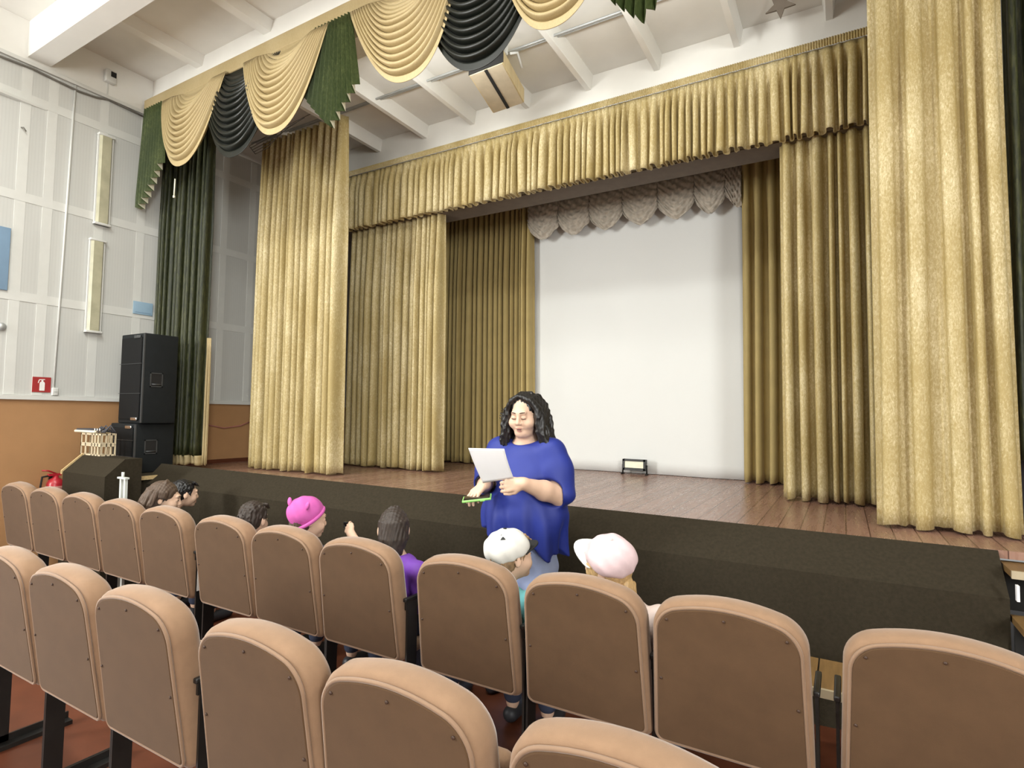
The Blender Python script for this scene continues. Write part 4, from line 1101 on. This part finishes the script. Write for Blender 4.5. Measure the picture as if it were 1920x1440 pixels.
# hollow sleeve mouths, neckline and hem
aL = (WLr - EL) / np.linalg.norm(WLr - EL); aR = (WRr - ER) / np.linalg.norm(WRr - ER)
d.cone(EL + aL * .055, EL + aL * .40, .066, .10, .012); d.p[-1] = (*d.p[-1][:4], True)
d.cone(ER + aR * .050, ER + aR * .30, .060, .10, .012); d.p[-1] = (*d.p[-1][:4], True)
d.ell(W(0, .0, 1.455), (.088, .098, .070), .012, neg=True)
d.half(W(0, 0, .86), V3(-.28, 0, -1), .004)
d.ell(W(0, 0, .66), (.15, .11, .20), .02, neg=True)
def folds(X, Y, Z):
    x, y = X - WX0, Y - WY0
    a = np.arctan2(y, x)
    dn_ = np.clip((1.12 - Z) / .35, 0, 1)
    f1 = .014 * np.sin(a * 7 + 5 * x + .6) * dn_ * (1 + .4 * np.sin(Z * 9))
    f2 = .011 * np.sin(a * 15 + Z * 8) * dn_
    f3 = .006 * np.sin((Z * 30 + x * 26)) * np.clip((np.abs(x) - .17) / .08, 0, 1) * np.clip((Z - 1.0) / .08, 0, 1)
    f4 = .004 * np.sin(x * 22 - Z * 14) * np.clip((1.36 - Z) / .1, 0, 1)
    return f1 + f2 + f3 + f4
d.build('tunic', M['tunic'], body, folds)
# trousers and shoes
d = SDF(.007)
for q in (-1, 1):
    d.path([W(q * .085, .01, .92), W(q * .10, .0, .50), W(q * .105, .02, .07)], [.115, .108, .098], .012)
d.half(W(0, 0, .055), V3(0, 0, -1))
d.build('trousers', M['jeans'], body, lambda X, Y, Z: .006 * np.sin((X * 40) + np.sin(Z * 14) * 2) + .005 * np.sin(Z * 38 + X * 20))
for q in (-1, 1):
    d = SDF(.006); d.cone(W(q * .10, .05, .045), W(q * .12, -.14, .038), .044, .036, .02).ell(W(q * .11, -.05, .045), (.042, .10, .04), .02).half(W(0, 0, .004), V3(0, 0, -1))
    d.build('shoe', M['shoe'], body)
# hair: wavy shoulder-length black strands from a side parting
rnd = random.Random(11)
d = SDF(.005)
hd.ell(d, (0, .030, .034), (.090, .102, .094), .01)
hd.ell(d, (0, .070, -.03), (.088, .070, .09), .03)
hd.ell(d, (0, -.115, -.035), (.066, .075, .098), .02, neg=True)
roots = []
for i in range(74):
    q = -1 if i % 2 else 1
    t = rnd.random(); yb = -.055 + .15 * t
    big = 1.25 if q > 0 else 1.0
    pts = [hd(-.012 + q * .01, yb * .9, .118 - .05 * max(0, t - .6)), hd(q * (.055 + .01 * rnd.random()), yb, .092), hd(q * (.092 + .008 * rnd.random()) * (.9 + .1 * big), yb + .012, .035)]
    ln_ = .20 + .06 * rnd.random() + (.045 if q > 0 else 0)
    ph = rnd.random() * 6.28; out = .012 + .045 * rnd.random() * big
    p0 = pts[-1]
    for j in range(1, 8):
        s_ = j / 7
        wv = .012 * math.sin(ph + s_ * 8.5)
        pts.append(p0 + V3(q * (out * s_ * 1.2) + wv, .02 * s_ + .010 * math.cos(ph + s_ * 7), -ln_ * s_))
    r_ = [.009, .012, .014] + [.0145 - .008 * (j / 7) ** 2 + .002 * math.sin(ph + j * 2) for j in range(1, 8)]
    roots.append((pts, r_))
for i in range(26):      # the back
    a = -1.2 + 2.4 * i / 25
    p0 = hd(.088 * math.sin(a), .035 + .088 * math.cos(a), .03); pts = [hd(.04 * math.sin(a), .05, .115), p0]
    ph = rnd.random() * 6
    for j in range(1, 7):
        s_ = j / 6; pts.append(p0 + V3(.03 * math.sin(a) * s_ + .010 * math.sin(ph + s_ * 8), .03 * math.cos(a) * s_, -(.24 + .03 * math.sin(ph)) * s_))
    roots.append((pts, [.012, .016] + [.016 - .007 * (j / 6) ** 2 for j in range(1, 7)]))
for i in range(5):       # flipped locks at her right temple
    p0 = hd(-.095, -.03 + .012 * i, -.005 + .006 * i)
    roots.append(([p0, p0 + V3(-.025, -.01, -.022), p0 + V3(-.05, -.02, -.012 + .006 * i)], [.010, .009, .003]))
strands(d, roots, .007)
d.build('hair', M['hairblack'], body, HAIRN)
# thin black ring around her right forearm
bp = ER + (WRr - ER) * .30
MB().tube([Vector(bp + V3(.055 * math.cos(a), .02 * math.cos(a), .055 * math.sin(a))) for a in [2 * math.pi * i / 20 for i in range(21)]], .0035, 6, False).build('forearm_ring', M['black'], body)

# the sheet and the phone
pa = empty('paper_sheet', (-1.66, 2.70, 1.25), 'white sheet of paper held up by the woman in blue', 'paper')
A, B_, C_, D_ = V3(-1.708, 2.635, 1.203), V3(-1.512, 2.630, 1.243), V3(-1.513, 2.530, 1.402), V3(-1.723, 2.510, 1.398)
vs = []; nu = 14
for j in range(nu + 1):
    for i in range(nu + 1):
        u, v = i / nu, j / nu
        p = (A * (1 - u) + B_ * u) * (1 - v) + (D_ * (1 - u) + C_ * u) * v
        p = p + V3(.0, -.010 * math.sin(math.pi * u) - .006 * math.sin(math.pi * v), .0)
        vs.append(tuple(p))
fs = [(j*(nu+1)+i, j*(nu+1)+i+1, (j+1)*(nu+1)+i+1, (j+1)*(nu+1)+i) for j in range(nu) for i in range(nu)]
P(solidify(mesh_obj('sheet', vs, fs, M['paper'], pa, smooth=True), .0015))

ph_ = empty('mobile_phone', (-1.79, 2.64, 1.06), "black phone in a lime green case under the woman's fingers", 'phone')
ax_ = V3(.80, .42, .12); ax_ /= np.linalg.norm(ax_)
up_ = V3(-.16, -.30, .94); up_ -= ax_ * (up_ @ ax_); up_ /= np.linalg.norm(up_); sd_ = np.cross(up_, ax_)
PC = V3(-1.745, 2.635, 1.118)
m4 = Matrix(((ax_[0], sd_[0], up_[0], PC[0]), (ax_[1], sd_[1], up_[1], PC[1]), (ax_[2], sd_[2], up_[2], PC[2]), (0, 0, 0, 1)))
P(MB().rbox((-.080, -.040, -.007), (.080, .040, .006), .005, m4).build('case', M['phonecase'], ph_))
P(MB().rbox((-.073, -.034, .004), (.073, .034, .0075), .0015, m4).build('screen', M['phone'], ph_))
P(MB().box((.02, -.046, -.006), (.045, -.038, .0), m4).build('side_button', M['phonecase'], ph_))

# ------------------------------------------------------------------ the seated children
def child(label, head, yaw, pitch, hipx, shirt, skin='skinlight', hk=.90, roll=0.0, hip_y=2.33, sleeve='short', arm=None, shx_=None):
    """seated on a front-row chair facing the stage; yaw turns the head (positive = to the left)"""
    hx, hy, hz = head
    e = empty('person', (hipx, hip_y, 0), label, 'person', 'children seated in the front row')
    R = Rz(math.pi + yaw) @ Rx(pitch) @ Ry(roll)
    H = Head(head, R, hk)
    d = SDF(.006)
    H.shape(d, child=True)
    nb = H(0, .025, -.085)
    shz = hz - .195; shx = hipx + (hx - hipx) * .85 if shx_ is None else shx_; shy = hip_y - .04 + (hy - hip_y) * .8
    neck = V3(shx, shy, shz + .055)
    d.cone(nb + V3(0, 0, .02), neck, .040, .044, .02)
    S0 = V3(shx, shy, shz); HP = V3(hipx, hip_y, .535)
    d.ell(S0, (.135, .062, .06), .03)
    d.path([S0 + V3(0, 0, -.02), S0 * .5 + HP * .5, HP], [.095, .092, .095], .04)
    sh = [S0 + V3(q * .135, 0, .01) for q in (-1, 1)]
    el = [S0 + V3(q * .185, .045, -.19) for q in (-1, 1)]
    wr = [V3(hipx + q * .09, hip_y + .27, .615) for q in (-1, 1)]
    if arm:
        for i_, (e_, w2) in arm.items(): el[i_] = V3(*e_); wr[i_] = V3(*w2)
    for i in (0, 1):
        d.cone(sh[i], el[i], .042, .033, .02); d.cone(el[i], wr[i], .032, .022, .015)
        f = wr[i] - el[i]
        hand(d, wr[i], f, V3(0, 0, 1) if not (arm and i in arm) else V3(0, -1, .2), 1 if i == 1 else -1, .74, curl=(.35, .4, .4, .45), spread=.08)
    for q in (-1, 1):
        kn = V3(hipx + q * .10, hip_y + .31, .52); an = V3(hipx + q * .10, hip_y + .30, .10)
        d.cone(HP + V3(q * .06, 0, -.03), kn, .078, .055, .03); d.cone(kn, an, .052, .034, .02)
        d.cone(an + V3(0, -.01, -.06), an + V3(0, .13, -.07), .032, .026, .02)
    body = P(d.build('body', M[skin], e))
    # shirt with short sleeves
    d = SDF(.007)
    d.ell(S0, (.150, .075, .068), .03)
    d.path([S0 + V3(0, 0, -.02), S0 * .5 + HP * .5, HP + V3(0, 0, -.02)], [.108, .106, .112], .04)
    for i in (0, 1):
        a_ = el[i] - sh[i]; d.cone(sh[i], sh[i] + a_ * (.62 if sleeve == 'short' else 1.0), .056, .054, .02)
    d.cone(neck + V3(0, 0, -.01), neck + V3(0, 0, .1), .050, .055, .01); d.p[-1] = (*d.p[-1][:4], True)
    d.build('shirt', M[shirt], body, lambda X, Y, Z: .003 * np.sin(Z * 50 + X * 30) + .003 * np.sin(X * 44 - Z * 22))
    d = SDF(.008)
    d.ell(HP + V3(0, 0, -.01), (.125, .115, .085), .03)
    for q in (-1, 1):
        kn = V3(hipx + q * .10, hip_y + .31, .52); an = V3(hipx + q * .10, hip_y + .30, .14)
        d.cone(HP + V3(q * .06, 0, -.03), kn, .088, .064, .03); d.cone(kn, an, .062, .048, .02)
    d.build('trousers', M['trousers'], body)
    for q in (-1, 1):
        d = SDF(.008); an = V3(hipx + q * .10, hip_y + .30, .055)
        d.cone(an + V3(0, -.02, -.01), an + V3(0, .14, -.018), .040, .034, .02).half((0, 0, .004), (0, 0, -1))
        d.build('shoe', M['shoe'], body)
    return e, body, H

def short_hair(body, H, mt_, seed, low=-.03, rough=.006):
    rnd = random.Random(seed); d = SDF(.0045)
    H.ell(d, (0, .024, .034), (.083, .098, .092), .012)
    H.ell(d, (0, .062, -.02), (.070, .058, .062), .03)
    H.ell(d, (0, -.118, -.028), (.090, .085, .090), .012, neg=True)
    for q in (-1, 1): H.ell(d, (q * .088, .010, -.035), (.022, .034, .045), .01, neg=True)
    for i in range(90):
        a = rnd.uniform(-2.3, 2.3); z = rnd.uniform(-.01, .10)
        rr_ = math.sqrt(max(0.0, 1 - ((z - .034) / .094) ** 2)); x, y = .082 * rr_ * math.sin(a), .024 + .097 * rr_ * math.cos(a)
        p0 = H(x, y, z); p1 = H(x * 1.05 + rnd.uniform(-.008, .008), y * 1.04 + rnd.uniform(-.004, .01), z - .016)
        d.cone(p0, p1, .0085 * H.k, .004 * H.k, .004)
    for i in range(11):
        x = -.05 + .01 * i; p0 = H(x, -.055, .098); p1 = H(x * 1.15, -.090, .066 + .008 * rnd.random())
        d.cone(p0, p1, .011 * H.k, .004 * H.k, .006)
    d.build('hair', M[mt_], body, HAIRN)

# two dark-haired children at the left, in profile
e, bd, H = child('child with swept brown hair and sky blue shirt, in front of the black-haired child', (-4.10, 2.26, .965), -.62, .20, -4.20, 'shirtblue', roll=-.05)
H.features(bd, closed=False, lips=True)
rnd = random.Random(5); d = SDF(.0045)
H.ell(d, (0, .028, .034), (.088, .105, .095), .012); H.ell(d, (0, .075, -.035), (.080, .075, .085), .03)
H.ell(d, (0, -.118, -.030), (.085, .085, .095), .012, neg=True)
rt = []
for i in range(40):
    a = rnd.uniform(-2.0, 2.0); p0 = H(.03 * math.sin(a), .02, .126); p1 = H(.086 * math.sin(a), .03 + .098 * math.cos(a), .05); p2 = H(.098 * math.sin(a), .05 + .11 * math.cos(a), -.03 - .03 * rnd.random()); p3 = H(.085 * math.sin(a), .06 + .10 * math.cos(a), -.10 - .05 * rnd.random())
    if math.cos(a) < .1: p2 = H(.088 * math.sin(a), .03 + .09 * math.cos(a), .015); p3 = p2
    rt.append(([p0, p1, p2, p3], [.008, .012, .011, .005]))
strands(d, rt, .003); d.build('hair', M['hairbrown'], bd, HAIRN)

e, bd, H = child('child with short black hair leaning forward behind the brown-haired child, face in profile', (-4.62, 2.70, .905), -.18, .10, -4.70, 'shirtdark', hip_y=2.36)
H.features(bd, closed=False); short_hair(bd, H, 'hairblack', 3)

e, bd, H = child('boy with short dark hair seen low from behind, ear and neck showing', (-3.14, 2.27, .915), .40, .12, -3.065, 'shirtgrey')
H.features(bd, closed=False); short_hair(bd, H, 'hairdark', 8)

# hot pink cap with little ears
e, bd, H = child('child in a hot pink cap with little ears, hand raised to the mouth', (-2.66, 2.28, .965), -.32, .12, -2.55, 'shirtdark', arm={1: ((-2.36, 2.40, .80), (-2.50, 2.45, .868))})
H.features(bd, closed=False)
d = SDF(.0045)
H.ell(d, (0, .030, .030), (.083, .100, .090), .012); H.ell(d, (0, .06, -.05), (.066, .060, .06), .03); H.ell(d, (0, -.115, -.03), (.088, .080, .09), .012, neg=True)
for q in (-1, 1): H.ell(d, (q * .088, .010, -.03), (.022, .034, .045), .01, neg=True)
d.build('hair', M['hairbrown'], bd, HAIRN)
d = SDF(.004)
H.ell(d, (0, .030, .040), (.099, .116, .104), .012)
n_ = H.R @ V3(0, -.62, -.75); d.half(H(0, .0, -.002), n_, .006)
cap = d.build('cap', M['pink'], bd, lambda X, Y, Z: .0025 * np.sin(X * 90 + Z * 60) * np.sin(Y * 70))
tk = MB()
c0 = H(0, .0, -.002); ring_c = H(0, .045, .030)
nb_ = n_ / np.linalg.norm(n_); e1 = H.R @ V3(1, 0, 0); e2 = np.cross(nb_, e1)
ringp = []
for i in range(41):
    a = 2 * math.pi * i / 40
    ringp.append(Vector(H(.0, .012, .004) + (e1 * .100 * math.cos(a) + e2 * .112 * math.sin(a)) * H.k))
tk.tube(ringp, .011, 8, False); tk.build('rolled_brim', M['pink'], cap)
for x, y, z in ((-.088, .062, .090), (.030, .130, .100)):
    d = SDF(.004); H.ell(d, (x, y, z), (.020, .012, .030), .01, Ry(.5 if x > 0 else -.5)); d.build('cap_ear', M['pink'], cap)
tag(MB().rbox((-2.605, 2.485, .885), (-2.550, 2.510, .925), .006).build('dark_gadget', M['phone']), 'small dark gadget held by the child in the pink cap', 'gadget')

# girl with long dark hair
e, bd, H = child('girl in a purple shirt with long dark hair seen from behind', (-2.015, 2.27, .985), .72, .0, -1.98, 'shirtpurple', shx_=-1.965)
H.features(bd, closed=False)
rnd = random.Random(6); d = SDF(.0045)
H.ell(d, (0, .026, .034), (.080, .097, .090), .012); H.ell(d, (0, .060, -.03), (.066, .055, .07), .03)
H.ell(d, (0, -.118, -.030), (.085, .085, .095), .012, neg=True)
rt = []
for i in range(100):
    a = rnd.uniform(-1.25, 1.25); q = rnd.random()
    p0 = H(.02 * math.sin(a), .03, .126); p1 = H(.082 * math.sin(a), .026 + .096 * math.cos(a), .050); p2 = H(.076 * math.sin(a) + rnd.uniform(-.006, .006), .045 + .085 * math.cos(a), -.04)
    p3 = H(.050 * math.sin(a) + .01, .075 + .055 * math.cos(a), -.13); p4 = V3(-1.935 + .030 * math.sin(a), 2.165 + .01 * q, .875 - .02 * q); p5 = p4 + V3(.035 + .02 * math.sin(a * 3), .01, -.06 - .06 * q)
    rt.append(([p0, p1, p2, p3, p4, p5], [.005, .008, .009, .009, .007, .002]))
strands(d, rt, .003); d.build('hair', M['hairdark'], bd, HAIRN)

def cap_shape(body, H, crown, bill, seed, puff=1.0, tilt=.25, blen=.62, lift=.0):
    d = SDF(.0045)
    H.ell(d, (0, .026, .050), (.106 * puff, .120 * puff, .090 * puff), .012)
    n_ = H.R @ V3(0, -math.sin(tilt), -math.cos(tilt)); d.half(H(0, .0, .010), n_, .010)
    cp = d.build('cap_crown', M[crown], body, lambda X, Y, Z: .0035 * np.sin(X * 75 + Z * 50) * np.sin(Y * 66 + Z * 30))
    # bill: curved tongue of cloth in front
    vs = []; nu, nv = 14, 8
    for j in range(nv + 1):
        v = j / nv
        for i in range(nu + 1):
            a = -1.15 + 2.3 * i / nu
            rr_ = 1 + blen * v * math.cos(a) ** .8
            x = .098 * math.sin(a) * (1 + .10 * v); y = .02 - .112 * math.cos(a) * rr_
            vs.append(tuple(H(x, y, .030 + (lift * .1 - .018) * v - .020 * (math.sin(a) ** 2))))
    fs = [(j*(nu+1)+i, j*(nu+1)+i+1, (j+1)*(nu+1)+i+1, (j+1)*(nu+1)+i) for j in range(nv) for i in range(nu)]
    solidify(mesh_obj('cap_bill', vs, fs, M[bill], body, smooth=True), .006)
    MB().lathe([(.008, -.002), (.008, .003), (.003, .005)], 10, Matrix.Translation(Vector(H(0, .026, .050 + .090 * puff)))).build('cap_button', M[bill], body)
    return cp

# white cap with black bill
e, bd, H = child('child in a white cap with a black bill and black triangle, aqua shirt', (-1.315, 2.28, .935), -.42, -.08, -1.40, 'shirtcyan', roll=.08, shx_=-1.34)
H.features(bd, closed=False); short_hair(bd, H, 'hairsandy', 13)
cp = cap_shape(bd, H, 'capwhite', 'capblack', 1, 1.02, lift=.35)
def on_cap(H, a, b, s_=1.0):  # point on the crown at heading a, height angle b
    return H(.106 * math.sin(a) * math.cos(b), .026 + .120 * math.cos(a) * math.cos(b), .050 + .090 * math.sin(b))
tri = [on_cap(H, -.62, .62), on_cap(H, -1.02, .66), on_cap(H, -.72, 1.00)]
cc = H(0, .026, .05)
vs = [tuple(p + (p - cc) * .035) for p in tri] + [tuple(p - (p - cc) * .03) for p in tri]
mesh_obj('black_triangle', vs, [(0, 1, 2), (5, 4, 3), (0, 3, 4, 1), (1, 4, 5, 2), (2, 5, 3, 0)], M['capblack'], cp)

# pale pink cap
e, bd, H = child('girl in a pale pink and white cap with a blond ponytail and pale shirt', (-.86, 2.28, .972), 1.40, -.22, -.79, 'shirtpink', roll=.42, shx_=-.775)
H.features(bd, closed=False)
rnd = random.Random(17); d = SDF(.0045)
H.ell(d, (0, .026, .026), (.083, .098, .088), .012); H.ell(d, (0, .062, -.02), (.070, .058, .062), .03); H.ell(d, (0, -.118, -.030), (.085, .085, .095), .012, neg=True)
rt = []
for i in range(12):
    p0 = H(.0, .10, -.03); p1 = H(-.02 + .006 * i, .125, -.08); p2 = p1 + V3(.015 + .004 * i, -.01, -.10); p3 = p2 + V3(.01, .01, -.09 - .04 * rnd.random())
    rt.append(([p0, p1, p2, p3], [.014, .012, .010, .003]))
for i in range(16):
    q = -1 if i % 2 else 1; y0 = -.045 + .05 * rnd.random()
    p0 = H(q * .080, y0, .02); p1 = H(q * .090, y0 - .005, -.06); p2 = H(q * .085, y0 + .01, -.14 - .03 * rnd.random())
    rt.append(([p0, p1, p2], [.010, .009, .003]))
strands(d, rt, .003); d.build('hair', M['hairblond'], bd, HAIRN)
cap_shape(bd, H, 'palepink', 'capwhite', 2, 1.0, blen=.72, lift=.25)
